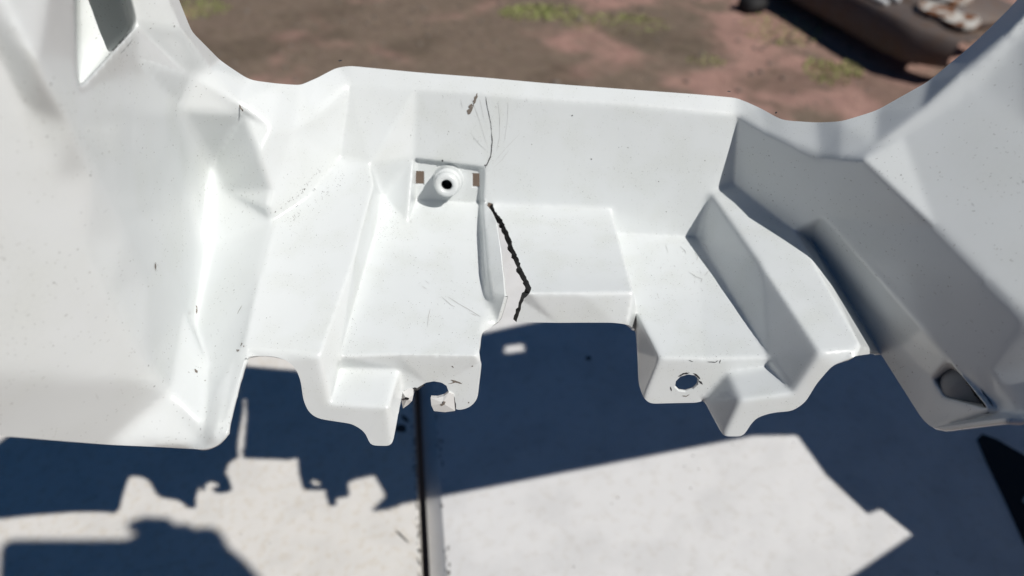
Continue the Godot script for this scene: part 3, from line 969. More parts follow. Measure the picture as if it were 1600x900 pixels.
	["dot", 0.192296, [Vector3(-77.4, 505.5, 91), Vector3(-77.1, 505.5, 91.3)]],
	["dot", 0.11591, [Vector3(-77, 505.5, 93.1), Vector3(-76.7, 505.5, 93.4)]],
	["dot", 0.170628, [Vector3(-70.1, 506.1, 65.3), Vector3(-69.7, 506.1, 65.6)]],
	["dot", 0.0989251, [Vector3(-79, 505.8, 77.3), Vector3(-78.6, 505.8, 77.6)]],
	["dot", 0.122549, [Vector3(-70.5, 506, 71.4), Vector3(-70.2, 506, 71.7)]],
	["dot", 0.106871, [Vector3(-77.1, 505.9, 73.8), Vector3(-76.7, 505.9, 74.1)]],
	["dot", 0.172864, [Vector3(-69.9, 505.7, 84.6), Vector3(-69.6, 505.7, 84.9)]],
	["dot", 0.0895646, [Vector3(-79, 505.7, 83.5), Vector3(-78.7, 505.7, 83.8)]],
	["dot", 0.15107, [Vector3(-80.5, 505.8, 79.6), Vector3(-80.1, 505.8, 79.9)]],
	["dot", 0.0892461, [Vector3(-70.4, 505.7, 84.3), Vector3(-70.1, 505.7, 84.6)]],
	["dot", 0.194066, [Vector3(-74.9, 505.5, 90.1), Vector3(-74.5, 505.5, 90.4)]],
	["dot", 0.192263, [Vector3(-67.9, 505.7, 81.6), Vector3(-67.5, 505.7, 82)]],
	["dot", 0.171538, [Vector3(-77.3, 505.6, 86), Vector3(-76.9, 505.6, 86.3)]],
	["dot", 0.118541, [Vector3(-83.6, 506.1, 67.1), Vector3(-83.3, 506.1, 67.4)]],
	["dot", 0.146221, [Vector3(-79.8, 506, 70.5), Vector3(-79.5, 506, 70.8)]],
	["dot", 0.163947, [Vector3(-71.9, 505.8, 81.4), Vector3(-71.6, 505.7, 81.7)]],
	["dot", 0.0959595, [Vector3(-77.4, 505.8, 77.3), Vector3(-77, 505.8, 77.6)]],
	["dot", 0.179169, [Vector3(-78.4, 505.7, 81.5), Vector3(-78, 505.7, 81.8)]],
	["dot", 0.192436, [Vector3(-72.8, 505.4, 94.9), Vector3(-72.5, 505.4, 95.2)]],
	["dot", 0.0817573, [Vector3(-68.8, 505.5, 91.5), Vector3(-68.4, 505.5, 91.8)]],
	["dot", 0.170585, [Vector3(-73, 506.1, 65.4), Vector3(-72.7, 506.1, 65.7)]],
	["dot", 0.191653, [Vector3(-77, 506.1, 67.2), Vector3(-76.6, 506.1, 67.5)]],
	["dot", 0.174088, [Vector3(-76.8, 505.4, 97.5), Vector3(-76.4, 505.4, 97.8)]],
	["dot", 0.122214, [Vector3(-67.1, 505.6, 86.3), Vector3(-66.7, 505.6, 86.6)]],
	["dot", 0.168156, [Vector3(-71.1, 505.8, 80.6), Vector3(-70.8, 505.8, 80.9)]],
	["dot", 0.0998668, [Vector3(-68.8, 506.1, 66.2), Vector3(-68.5, 506.1, 66.5)]],
	["dot", 0.123152, [Vector3(-77.2, 506.1, 65.1), Vector3(-76.8, 506.1, 65.4)]],
	["dot", 0.0850386, [Vector3(-76.6, 506, 70.4), Vector3(-76.3, 506, 70.8)]],
	["dot", 0.164, [Vector3(-73.1, 506, 72.7), Vector3(-72.7, 505.9, 73)]],
	["dot", 0.115746, [Vector3(-73.6, 505.4, 95.4), Vector3(-73.3, 505.4, 95.7)]],
	["dot", 0.193829, [Vector3(-74.3, 505.9, 74.4), Vector3(-74, 505.9, 74.7)]],
	["dot", 0.122524, [Vector3(-76.6, 505.6, 88), Vector3(-76.3, 505.6, 88.3)]],
	["dot", 0.172759, [Vector3(-70.7, 505.6, 86.1), Vector3(-70.4, 505.6, 86.4)]],
	["dot", 0.134069, [Vector3(-72.3, 505.8, 80.4), Vector3(-71.9, 505.8, 80.7)]],
	["dot", 0.0985695, [Vector3(-81, 506.1, 68.4), Vector3(-80.7, 506, 68.7)]],
	["dot", 0.188583, [Vector3(-66.8, 505.6, 87.8), Vector3(-66.5, 505.6, 88.1)]],
	["dot", 0.081501, [Vector3(-73.5, 506, 71.8), Vector3(-73.1, 506, 72.1)]],
	["dot", 0.175244, [Vector3(-71.6, 505.4, 97.9), Vector3(-71.2, 505.4, 98.2)]],
	["dot", 0.0960074, [Vector3(-81.2, 505.8, 77.2), Vector3(-80.9, 505.8, 77.5)]],
	["dot", 0.119078, [Vector3(-76.7, 505.6, 88), Vector3(-76.4, 505.6, 88.3)]],
	["dot", 0.129162, [Vector3(-74.8, 505.9, 74.5), Vector3(-74.4, 505.9, 74.9)]],
	["dot", 0.0894733, [Vector3(-75.5, 505.7, 84.8), Vector3(-75.2, 505.7, 85.1)]],
	["dot", 0.0864579, [Vector3(-67.9, 506, 69), Vector3(-67.6, 506, 69.4)]],
	["dot", 0.0805368, [Vector3(-68.3, 505.8, 77.2), Vector3(-67.9, 505.8, 77.6)]],
	["dot", 0.169138, [Vector3(-76.5, 505.5, 92.4), Vector3(-76.1, 505.5, 92.7)]],
	["dot", 0.136739, [Vector3(-70.5, 505.5, 93), Vector3(-70.1, 505.5, 93.3)]],
	["dot", 0.139597, [Vector3(-68.5, 505.9, 73.9), Vector3(-68.2, 505.9, 74.2)]],
	["dot", 0.108781, [Vector3(-68.8, 505.7, 83.5), Vector3(-68.5, 505.7, 83.8)]],
	["dot", 0.143479, [Vector3(-75, 505.4, 94.2), Vector3(-74.7, 505.4, 94.5)]],
	["dot", 0.0977614, [Vector3(-75.8, 505.6, 86.2), Vector3(-75.5, 505.6, 86.5)]],
	["dot", 0.142008, [Vector3(-70.9, 505.8, 77.2), Vector3(-70.5, 505.8, 77.5)]],
	["dot", 0.101184, [Vector3(-74.8, 505.5, 94.1), Vector3(-74.5, 505.4, 94.4)]],
	["dot", 0.101789, [Vector3(-67.7, 505.6, 87.5), Vector3(-67.4, 505.6, 87.8)]],
	["dot", 0.13324, [Vector3(-80.4, 505.9, 73.5), Vector3(-80, 505.9, 73.8)]],
	["dot", 0.114566, [Vector3(-66.1, 505.5, 91.6), Vector3(-65.8, 505.5, 92)]],
	["dot", 0.151476, [Vector3(-87.3, 504.6, 129.9), Vector3(-87, 504.6, 130.1)]],
	["dot", 0.132398, [Vector3(-86.8, 503.8, 163.6), Vector3(-86.5, 503.8, 163.8)]],
	["dot", 0.113023, [Vector3(-80, 503.8, 164.5), Vector3(-79.7, 503.8, 164.7)]],
	["dot", 0.165162, [Vector3(-87, 504, 154.1), Vector3(-86.7, 504, 154.3)]],
	["dot", 0.154644, [Vector3(-83.1, 503.9, 158.7), Vector3(-82.8, 503.9, 158.9)]],
	["dot", 0.130776, [Vector3(-88.6, 504.1, 153.3), Vector3(-88.3, 504.1, 153.5)]],
	["dot", 0.0841619, [Vector3(-84.7, 503.4, 183.3), Vector3(-84.4, 503.3, 183.6)]],
	["dot", 0.0933073, [Vector3(-82.3, 503.3, 184.2), Vector3(-82, 503.3, 184.4)]],
	["dot", 0.115324, [Vector3(-93.8, 504.7, 127.3), Vector3(-93.5, 504.7, 127.6)]],
	["dot", 0.0854398, [Vector3(-82.5, 504.3, 141.1), Vector3(-82.2, 504.3, 141.4)]],
	["dot", 0.126374, [Vector3(-81.6, 503.4, 180.2), Vector3(-81.3, 503.4, 180.5)]],
	["dot", 0.125525, [Vector3(-88.3, 504.2, 148.8), Vector3(-88, 504.2, 149.1)]],
	["dot", 0.131972, [Vector3(-82, 503.6, 174.5), Vector3(-81.7, 503.6, 174.7)]],
	["dot", 0.173163, [Vector3(-84, 503.8, 165.3), Vector3(-83.7, 503.8, 165.5)]],
	["dot", 0.147167, [Vector3(-78.6, 503.5, 176.5), Vector3(-78.3, 503.5, 176.8)]],
	["dot", 0.146983, [Vector3(-86, 503.8, 166.4), Vector3(-85.7, 503.7, 166.6)]],
	["dot", 0.108507, [Vector3(-83.8, 504.2, 147.3), Vector3(-83.5, 504.2, 147.5)]],
	["dot", 0.0826914, [Vector3(-83.7, 504.1, 153.4), Vector3(-83.4, 504.1, 153.6)]],
	["dot", 0.111067, [Vector3(-85.1, 503.5, 177.4), Vector3(-84.8, 503.5, 177.6)]],
	["dot", 0.0837958, [Vector3(-83.6, 504.1, 151), Vector3(-83.3, 504.1, 151.2)]],
	["dot", 0.11816, [Vector3(-82.9, 503.9, 161.7), Vector3(-82.6, 503.9, 162)]],
	["dot", 0.108318, [Vector3(-88.6, 504.1, 151.1), Vector3(-88.2, 504.1, 151.3)]],
	["dot", 0.172845, [Vector3(-93.4, 504.4, 137.5), Vector3(-93.1, 504.4, 137.7)]],
	["dot", 0.106238, [Vector3(-84.6, 504.3, 141.6), Vector3(-84.3, 504.3, 141.8)]],
	["dot", 0.170468, [Vector3(-83, 503.9, 158.6), Vector3(-82.7, 503.9, 158.8)]],
	["dot", 0.118381, [Vector3(-82.5, 503.4, 182.3), Vector3(-82.2, 503.4, 182.5)]],
	["dot", 0.0895066, [Vector3(-84.1, 503.8, 164.7), Vector3(-83.8, 503.8, 164.9)]],
	["dot", 0.149241, [Vector3(-89.3, 504.2, 148.2), Vector3(-89, 504.2, 148.5)]],
	["dot", 0.105726, [Vector3(-85.5, 503.6, 170.8), Vector3(-85.2, 503.6, 171)]],
	["dot", 0.165696, [Vector3(-82.4, 503.8, 164.1), Vector3(-82.1, 503.8, 164.4)]],
	["dot", 0.168053, [Vector3(-86.5, 504.4, 138.5), Vector3(-86.2, 504.4, 138.7)]],
	["dot", 0.171074, [Vector3(-80.3, 503.7, 169.1), Vector3(-80, 503.7, 169.4)]],
	["dot", 0.101699, [Vector3(-77, 503.4, 181.9), Vector3(-76.7, 503.4, 182.1)]],
	["dot", 0.103267, [Vector3(-83.6, 503.9, 159.7), Vector3(-83.3, 503.9, 160)]],
	["dot", 0.116443, [Vector3(-87.5, 503.9, 160.2), Vector3(-87.2, 503.9, 160.4)]],
	["dot", 0.115577, [Vector3(-90.2, 504.5, 133.3), Vector3(-89.9, 504.5, 133.6)]],
	["dot", 0.0877453, [Vector3(-86.3, 503.9, 159.2), Vector3(-86, 503.9, 159.5)]],
	["dot", 0.133474, [Vector3(-81.5, 503.6, 173.4), Vector3(-81.2, 503.6, 173.6)]],
	["dot", 0.169362, [Vector3(-79.6, 503.8, 166.3), Vector3(-79.3, 503.7, 166.5)]],
	["dot", 0.160728, [Vector3(-90.8, 504.4, 138.1), Vector3(-90.5, 504.4, 138.3)]],
	["dot", 0.175359, [Vector3(-82.6, 503.9, 159.2), Vector3(-82.3, 503.9, 159.4)]],
	["dot", 0.127879, [Vector3(-83, 504.1, 152.8), Vector3(-82.7, 504.1, 153.1)]],
	["dot", 0.148968, [Vector3(-92.6, 504.4, 137.1), Vector3(-92.3, 504.4, 137.3)]],
	["dot", 0.148854, [Vector3(-86, 503.9, 162), Vector3(-85.7, 503.8, 162.2)]],
	["dot", 0.107633, [Vector3(-87.3, 503.9, 159.5), Vector3(-87, 503.9, 159.8)]],
	["dot", 0.0952101, [Vector3(-78.2, 503.9, 160.8), Vector3(-77.9, 503.9, 161.1)]],
	["dot", 0.154134, [Vector3(-84.4, 504.1, 151.4), Vector3(-84, 504.1, 151.6)]],
	["dot", 0.158331, [Vector3(-86.5, 503.7, 167.9), Vector3(-86.2, 503.7, 168.2)]],
	["dot", 0.107245, [Vector3(-81.7, 503.7, 168.9), Vector3(-81.4, 503.7, 169.2)]],
	["dot", 0.157258, [Vector3(-87.5, 504.1, 152.2), Vector3(-87.2, 504.1, 152.5)]],
	["dot", 0.174983, [Vector3(-83.3, 504.4, 136.7), Vector3(-83, 504.4, 136.9)]],
	["dot", 0.144904, [Vector3(-86.4, 504.6, 130), Vector3(-86.1, 504.6, 130.3)]],
	["dot", 0.101401, [Vector3(-80.3, 503.4, 182.7), Vector3(-80, 503.4, 182.9)]],
	["dot", 0.159695, [Vector3(-87.2, 503.6, 174.2), Vector3(-86.9, 503.6, 174.4)]],
	["dot", 0.15208, [Vector3(-87.6, 503.8, 165.3), Vector3(-87.3, 503.8, 165.5)]],
	["dot", 0.159282, [Vector3(-86.1, 503.4, 179.7), Vector3(-85.8, 503.4, 179.9)]],
	["dot", 0.172834, [Vector3(-80.7, 503.8, 162.2), Vector3(-80.4, 503.8, 162.4)]],
	["dot", 0.179424, [Vector3(-80.2, 503.6, 174.1), Vector3(-79.9, 503.6, 174.3)]],
	["dot", 0.164161, [Vector3(-89.9, 504.5, 136.1), Vector3(-89.6, 504.5, 136.4)]],
	["dot", 0.161458, [Vector3(-87.8, 503.8, 162.7), Vector3(-87.5, 503.8, 162.9)]],
	["dot", 0.0917484, [Vector3(21.7, 524.9, 89.3), Vector3(21.9, 524.9, 89.6)]],
	["dot", 0.0871168, [Vector3(30.4, 524.9, 89.2), Vector3(30.7, 524.9, 89.5)]],
	["dot", 0.153089, [Vector3(24.7, 524.9, 88.7), Vector3(25, 524.9, 89)]],
	["dot", 0.154101, [Vector3(46.8, 524.9, 89.2), Vector3(47.1, 524.9, 89.5)]],
	["dot", 0.144312, [Vector3(22.8, 524.7, 97.3), Vector3(23.1, 524.7, 97.6)]],
	["dot", 0.103959, [Vector3(31.3, 524.9, 89.9), Vector3(31.6, 524.8, 90.2)]],
	["dot", 0.117716, [Vector3(14.6, 524.7, 96), Vector3(14.8, 524.7, 96.3)]],
	["dot", 0.178925, [Vector3(32.9, 524.8, 91.6), Vector3(33.1, 524.8, 91.9)]],
	["dot", 0.118805, [Vector3(20.8, 524.8, 92.1), Vector3(21.1, 524.8, 92.5)]],
	["dot", 0.0867677, [Vector3(29.6, 524.7, 95.7), Vector3(29.8, 524.7, 96)]],
	["dot", 0.0913072, [Vector3(34.4, 524.9, 89), Vector3(34.6, 524.9, 89.3)]],
	["dot", 0.133468, [Vector3(36.6, 524.8, 91.2), Vector3(36.9, 524.8, 91.5)]],
	["dot", 0.149107, [Vector3(11.1, 524.9, 87.7), Vector3(11.4, 524.9, 88)]],
	["dot", 0.176211, [Vector3(39.9, 524.9, 89.5), Vector3(40.1, 524.9, 89.8)]],
	["dot", 0.0898888, [Vector3(39.9, 524.7, 95), Vector3(40.2, 524.7, 95.3)]],
	["dot", 0.14036, [Vector3(9.9, 524.6, 99.2), Vector3(10.2, 524.6, 99.5)]],
	["dot", 0.117119, [Vector3(22.1, 524.8, 91.3), Vector3(22.4, 524.8, 91.6)]],
	["dot", 0.0905358, [Vector3(4.2, 524.9, 89.9), Vector3(4.5, 524.8, 90.2)]],
	["dot", 0.130327, [Vector3(3.4, 524.8, 91.7), Vector3(3.7, 524.8, 92)]],
	["dot", 0.0926737, [Vector3(11.8, 525, 85.2), Vector3(12.1, 525, 85.5)]],
	["dot", 0.130803, [Vector3(27.7, 524.9, 89.9), Vector3(28, 524.8, 90.2)]],
	["dot", 0.16384, [Vector3(53, 524.6, 99.4), Vector3(53.2, 524.6, 99.7)]],
	["dot", 0.152661, [Vector3(43.3, 524.7, 95.6), Vector3(43.6, 524.7, 95.9)]],
	["dot", 0.084717, [Vector3(25.9, 525, 83.3), Vector3(26.2, 525, 83.6)]],
	["dot", 0.159059, [Vector3(39, 524.9, 89.2), Vector3(39.3, 524.9, 89.5)]],
	["dot", 0.144381, [Vector3(41.7, 524.8, 93.5), Vector3(41.9, 524.8, 93.8)]],
	["dot", 0.133443, [Vector3(1.9, 524.8, 90.7), Vector3(2.2, 524.8, 91)]],
	["dot", 0.177195, [Vector3(6.5, 524.9, 89.4), Vector3(6.8, 524.9, 89.7)]],
	["dot", 0.125175, [Vector3(13.9, 524.9, 88.9), Vector3(14.2, 524.9, 89.2)]],
	["dot", 0.177327, [Vector3(47.5, 524.7, 96.1), Vector3(47.8, 524.7, 96.4)]],
	["dot", 0.133823, [Vector3(2.5, 524.8, 93.6), Vector3(2.7, 524.8, 93.9)]],
	["dot", 0.129859, [Vector3(22.3, 524.7, 95.4), Vector3(22.6, 524.7, 95.7)]],
	["dot", 0.126534, [Vector3(15.9, 524.8, 92.4), Vector3(16.2, 524.8, 92.7)]],
	["dot", 0.141267, [Vector3(37.3, 524.9, 87.7), Vector3(37.6, 524.9, 88)]],
	["dot", 0.113003, [Vector3(41.9, 524.8, 92.3), Vector3(42.2, 524.8, 92.6)]],
	["dot", 0.115063, [Vector3(40.7, 524.9, 87.8), Vector3(40.9, 524.9, 88.1)]],
	["dot", 0.106696, [Vector3(48.1, 524.8, 92.1), Vector3(48.4, 524.8, 92.5)]],
	["dot", 0.116259, [Vector3(23.7, 524.7, 94.4), Vector3(24, 524.7, 94.7)]],
	["dot", 0.125113, [Vector3(10.6, 524.8, 91.3), Vector3(10.9, 524.8, 91.6)]],
	["dot", 0.142992, [Vector3(3.9, 524.9, 88.3), Vector3(4.2, 524.9, 88.7)]],
	["dot", 0.12665, [Vector3(35.2, 524.9, 86.9), Vector3(35.5, 524.9, 87.3)]],
	["dot", 0.0919312, [Vector3(29.5, 524.8, 90.9), Vector3(29.8, 524.8, 91.2)]],
	["dot", 0.153194, [Vector3(14.7, 524.8, 90.6), Vector3(15, 524.8, 90.9)]],
	["dot", 0.122696, [Vector3(6.2, 524.8, 94.3), Vector3(6.5, 524.7, 94.6)]],
	["dot", 0.15949, [Vector3(40.6, 524.8, 93.9), Vector3(40.8, 524.8, 94.2)]],
	["dot", 0.0844135, [Vector3(16.5, 524.9, 88.9), Vector3(16.8, 524.9, 89.2)]],
	["dot", 0.13611, [Vector3(36.4, 524.8, 93.5), Vector3(36.7, 524.8, 93.8)]],
	["dot", 0.0874852, [Vector3(50.9, 524.9, 87.6), Vector3(51.2, 524.9, 87.9)]],
	["dot", 0.163359, [Vector3(25.9, 524.8, 91.6), Vector3(26.2, 524.8, 92)]],
	["dot", 0.127868, [Vector3(4.6, 524.8, 91.7), Vector3(4.8, 524.8, 92.1)]],
	["dot", 0.156964, [Vector3(34.9, 524.9, 89.6), Vector3(35.2, 524.9, 89.9)]],
	["dot", 0.129418, [Vector3(43.4, 524.8, 90.8), Vector3(43.7, 524.8, 91.1)]],
	["dot", 0.147107, [Vector3(8.6, 524.7, 97.4), Vector3(8.9, 524.7, 97.7)]],
	["dot", 0.122024, [Vector3(30.8, 524.8, 92.3), Vector3(31, 524.8, 92.7)]],
	["dot", 0.0894669, [Vector3(40.6, 524.6, 98.7), Vector3(40.9, 524.6, 99)]],
	["dot", 0.082011, [Vector3(56.7, 524.7, 95.3), Vector3(57, 524.7, 95.7)]],
	["dot", 0.151116, [Vector3(38.7, 524.9, 88), Vector3(39, 524.9, 88.3)]],
	["dot", 0.153535, [Vector3(55.6, 524.7, 96.5), Vector3(55.9, 524.7, 96.8)]],
	["dot", 0.101649, [Vector3(46.3, 524.8, 92.5), Vector3(46.6, 524.8, 92.8)]],
	["dot", 0.164878, [Vector3(37.8, 525, 85.7), Vector3(38, 524.9, 86)]],
	["dot", 0.122962, [Vector3(-114.6, 543.9, 103.3), Vector3(-114.3, 543.9, 103.6)]],
	["dot", 0.147707, [Vector3(-117.3, 542.6, 111.9), Vector3(-116.9, 542.6, 112.2)]],
	["dot", 0.132512, [Vector3(-120.4, 542.6, 105.2), Vector3(-120, 542.6, 105.5)]],
	["dot", 0.239141, [Vector3(-126.1, 539.8, 106.4), Vector3(-125.7, 539.8, 106.7)]],
	["dot", 0.1299, [Vector3(-122.1, 541.3, 113.8), Vector3(-121.7, 541.3, 114.1)]],
	["dot", 0.234579, [Vector3(-95.8, 550.9, 84.3), Vector3(-95.5, 550.9, 84.6)]],
	["dot", 0.157122, [Vector3(-112.1, 546, 97.1), Vector3(-111.8, 546, 97.4)]],
	["dot", 0.114421, [Vector3(-118.1, 542.8, 104.8), Vector3(-117.7, 542.8, 105.1)]],
	["dot", 0.0975969, [Vector3(-113, 545.1, 98.4), Vector3(-112.7, 545.1, 98.7)]],
	["dot", 0.226827, [Vector3(-114.2, 544.2, 101.5), Vector3(-113.8, 544.2, 101.8)]],
	["dot", 0.210327, [Vector3(-102, 550.3, 85.4), Vector3(-101.7, 550.3, 85.7)]],
	["dot", 0.207403, [Vector3(-110.2, 545.9, 94.1), Vector3(-109.8, 545.9, 94.4)]],
	["dot", 0.20346, [Vector3(-117.9, 542.8, 110.8), Vector3(-117.6, 542.8, 111.1)]],
	["dot", 0.202273, [Vector3(-109.7, 546.3, 99.4), Vector3(-109.3, 546.3, 99.7)]],
	["dot", 0.189436, [Vector3(-115.6, 542.6, 107), Vector3(-115.3, 542.6, 107.3)]],
	["dot", 0.229503, [Vector3(-97.4, 549.4, 93.3), Vector3(-97.1, 549.4, 93.6)]],
	["dot", 0.218509, [Vector3(-118, 541.7, 113.6), Vector3(-117.6, 541.7, 113.8)]],
	["dot", 0.111662, [Vector3(-96.1, 551.6, 80.5), Vector3(-95.8, 551.5, 80.9)]],
	["dot", 0.141116, [Vector3(-113.7, 544, 102.6), Vector3(-113.3, 544, 102.9)]],
	["dot", 0.162988, [Vector3(-112.1, 545.8, 92.3), Vector3(-111.7, 545.8, 92.7)]],
	["dot", 0.147416, [Vector3(-96.9, 551.3, 82.1), Vector3(-96.6, 551.3, 82.4)]],
	["dot", 0.208686, [Vector3(-119, 540.2, 119.9), Vector3(-118.6, 540.2, 120.2)]],
	["dot", 0.214782, [Vector3(-107.8, 546.2, 101.6), Vector3(-107.5, 546.2, 101.9)]],
	["dot", 0.206466, [Vector3(-105.2, 545.2, 109.1), Vector3(-104.9, 545.2, 109.4)]],
	["dot", 0.223986, [Vector3(-112.1, 545, 97.2), Vector3(-111.8, 545, 97.5)]],
	["dot", 0.10346, [Vector3(-124.5, 540.8, 107.3), Vector3(-124.1, 540.8, 107.6)]],
	["dot", 0.228674, [Vector3(-102.9, 548.6, 96.1), Vector3(-102.5, 548.6, 96.4)]],
	["dot", 0.233354, [Vector3(-97.6, 550.4, 88.7), Vector3(-97.3, 550.4, 89.1)]],
	["dot", 0.230243, [Vector3(-102.9, 548.6, 94.3), Vector3(-102.5, 548.6, 94.6)]],
	["dot", 0.102615, [Vector3(-100.5, 549.1, 89), Vector3(-100.2, 549.1, 89.4)]],
	["dot", 0.212356, [Vector3(-111.5, 544.1, 104.1), Vector3(-111.2, 544.1, 104.4)]],
	["dot", 0.121884, [Vector3(-118, 543.5, 111), Vector3(-117.7, 543.5, 111.3)]],
	["dot", 0.194045, [Vector3(-117.9, 540.7, 113.7), Vector3(-117.6, 540.7, 114)]],
	["dot", 0.103877, [Vector3(-102, 549.1, 94.9), Vector3(-101.7, 549.1, 95.2)]],
	["dot", 0.226155, [Vector3(-110.8, 545.8, 98.2), Vector3(-110.5, 545.8, 98.5)]],
	["dot", 0.0981535, [Vector3(-107.3, 546.7, 100.3), Vector3(-106.9, 546.7, 100.6)]],
	["dot", 0.17964, [Vector3(-116.7, 542.5, 108.4), Vector3(-116.3, 542.5, 108.7)]],
	["dot", 0.108967, [Vector3(-99.5, 550.6, 86.4), Vector3(-99.1, 550.6, 86.8)]],
	["dot", 0.207752, [Vector3(-104.8, 547.4, 99.3), Vector3(-104.4, 547.3, 99.6)]],
	["dot", 0.0965686, [Vector3(-98.4, 551.5, 77), Vector3(-98.1, 551.5, 77.3)]],
	["dot", 0.173271, [Vector3(-116.4, 543.2, 104.8), Vector3(-116, 543.2, 105.1)]],
	["dot", 0.113277, [Vector3(-106.2, 548, 92.1), Vector3(-105.8, 548, 92.4)]],
	["dot", 0.082037, [Vector3(-112.3, 544.8, 99.8), Vector3(-111.9, 544.8, 100.1)]],
	["dot", 0.118519, [Vector3(-122.7, 543.1, 106.9), Vector3(-122.3, 543.1, 107.2)]],
	["dot", 0.233382, [Vector3(-99.6, 551.1, 84.1), Vector3(-99.3, 551.1, 84.4)]],
	["dot", 0.108237, [Vector3(-122.7, 539.4, 122.4), Vector3(-122.4, 539.3, 122.7)]],
	["dot", 0.207829, [Vector3(-110.2, 546.2, 98.2), Vector3(-109.9, 546.2, 98.5)]],
	["dot", 0.111988, [Vector3(-105.4, 546.8, 97.1), Vector3(-105, 546.7, 97.4)]],
	["dot", 0.185457, [Vector3(-115.8, 543, 105.9), Vector3(-115.5, 543, 106.2)]],
	["dot", 0.204147, [Vector3(-113.3, 545, 96.5), Vector3(-113, 545, 96.8)]],
	["dot", 0.221051, [Vector3(-110.8, 546.5, 93.8), Vector3(-110.5, 546.4, 94.1)]],
	["dot", 0.233954, [Vector3(-119.5, 542.8, 104.4), Vector3(-119.1, 542.8, 104.7)]],
	["dot", 0.237644, [Vector3(-96.3, 550.9, 89.6), Vector3(-95.9, 550.9, 90)]],
	["dot", 0.177219, [Vector3(-104.6, 547.3, 93.9), Vector3(-104.3, 547.3, 94.2)]],
	["dot", 0.0934096, [Vector3(-113.1, 545.4, 102.2), Vector3(-112.8, 545.4, 102.5)]],
	["dot", 0.217964, [Vector3(-110, 548, 96.6), Vector3(-109.7, 548, 96.9)]],
	["dot", 0.190629, [Vector3(-103.6, 549.9, 80.1), Vector3(-103.2, 549.9, 80.4)]],
	["dot", 0.197741, [Vector3(-110.1, 546.1, 98), Vector3(-109.8, 546, 98.3)]],
	["dot", 0.184174, [Vector3(-120, 542.3, 105.2), Vector3(-119.7, 542.3, 105.5)]],
	["dot", 0.105572, [Vector3(-110.1, 546, 97.7), Vector3(-109.8, 546, 98)]],
	["dot", 0.182215, [Vector3(-109.9, 547.1, 91.8), Vector3(-109.6, 547.1, 92.1)]],
	["dot", 0.147655, [Vector3(-115.3, 543.5, 110.6), Vector3(-115, 543.5, 110.9)]],
	["dot", 0.14018, [Vector3(-114.3, 543.7, 104.3), Vector3(-113.9, 543.7, 104.6)]],
	["dot", 0.218263, [Vector3(-126.2, 539.7, 111.5), Vector3(-125.9, 539.7, 111.8)]],
	["dot", 0.19607, [Vector3(-115.2, 543.9, 106.4), Vector3(-114.9, 543.9, 106.7)]],
	["dot", 0.162082, [Vector3(-119.5, 541.1, 114.7), Vector3(-119.1, 541.1, 115)]],
	["dot", 0.190494, [Vector3(-95.4, 551.7, 81.8), Vector3(-95, 551.7, 82.2)]],
	["dot", 0.149116, [Vector3(-114.2, 546.1, 91.9), Vector3(-113.9, 546, 92.2)]],
	["dot", 0.186932, [Vector3(-121.4, 540.9, 111.9), Vector3(-121.1, 540.9, 112.2)]],
	["dot", 0.1726, [Vector3(-124, 539.4, 114.4), Vector3(-123.7, 539.4, 114.7)]],
	["dot", 0.230445, [Vector3(-126, 540.3, 113.8), Vector3(-125.7, 540.3, 114.1)]],
	["dot", 0.161622, [Vector3(-102.5, 547.6, 93.5), Vector3(-102.2, 547.6, 93.8)]],
	["dot", 0.184388, [Vector3(-117.2, 543.6, 107.7), Vector3(-116.9, 543.6, 108)]],
	["dot", 0.155319, [Vector3(-103.4, 549.1, 91.2), Vector3(-103, 549.1, 91.6)]],
	["dot", 0.103938, [Vector3(-99.7, 550.8, 82.7), Vector3(-99.3, 550.8, 83)]],
	["dot", 0.234867, [Vector3(-128, 539.3, 110.2), Vector3(-127.6, 539.3, 110.4)]],
	["dot", 0.117798, [Vector3(-117.7, 542.2, 111.5), Vector3(-117.3, 542.2, 111.8)]],
	["dot", 0.148524, [Vector3(-116.2, 543.5, 109.5), Vector3(-115.8, 543.5, 109.8)]],
	["dot", 0.0806512, [Vector3(-112.1, 544.3, 103.5), Vector3(-111.8, 544.3, 103.8)]],
	["dot", 0.0917321, [Vector3(-108, 546, 100.5), Vector3(-107.6, 546, 100.8)]],
	["dot", 0.215366, [Vector3(-112.2, 546.2, 98.6), Vector3(-111.8, 546.2, 98.9)]],
	["dot", 0.117087, [Vector3(-104.9, 546.7, 97.7), Vector3(-104.6, 546.7, 98)]],
	["dot", 0.102737, [Vector3(-121.4, 541.4, 107), Vector3(-121.1, 541.4, 107.3)]],
	["dot", 0.232474, [Vector3(-116, 541.8, 110.9), Vector3(-115.6, 541.8, 111.2)]],
	["dot", 0.188319, [Vector3(-98, 550.1, 90.4), Vector3(-97.7, 550.1, 90.7)]],
	["dot", 0.238092, [Vector3(-106.8, 546.5, 94.5), Vector3(-106.5, 546.5, 94.8)]],
	["dot", 0.216384, [Vector3(-119.2, 543.3, 101.6), Vector3(-118.9, 543.3, 101.9)]],
	["dot", 0.123576, [Vector3(-122.7, 540.7, 114.7), Vector3(-122.3, 540.7, 115)]],
	["dot", 0.224145, [Vector3(-104.7, 547.9, 94), Vector3(-104.3, 547.9, 94.3)]],
	["dot", 0.128402, [Vector3(-93.9, 550.4, 87.7), Vector3(-93.6, 550.4, 88)]],
	["dot", 0.237449, [Vector3(-113.4, 544.6, 98.2), Vector3(-113.1, 544.6, 98.5)]],
	["dot", 0.184954, [Vector3(-118.6, 540.7, 117.7), Vector3(-118.2, 540.7, 118)]],
	["dot", 0.152067, [Vector3(-102.8, 549.5, 91.1), Vector3(-102.4, 549.5, 91.4)]],
	["dot", 0.152883, [Vector3(-110, 546.5, 90.7), Vector3(-109.7, 546.5, 91)]],
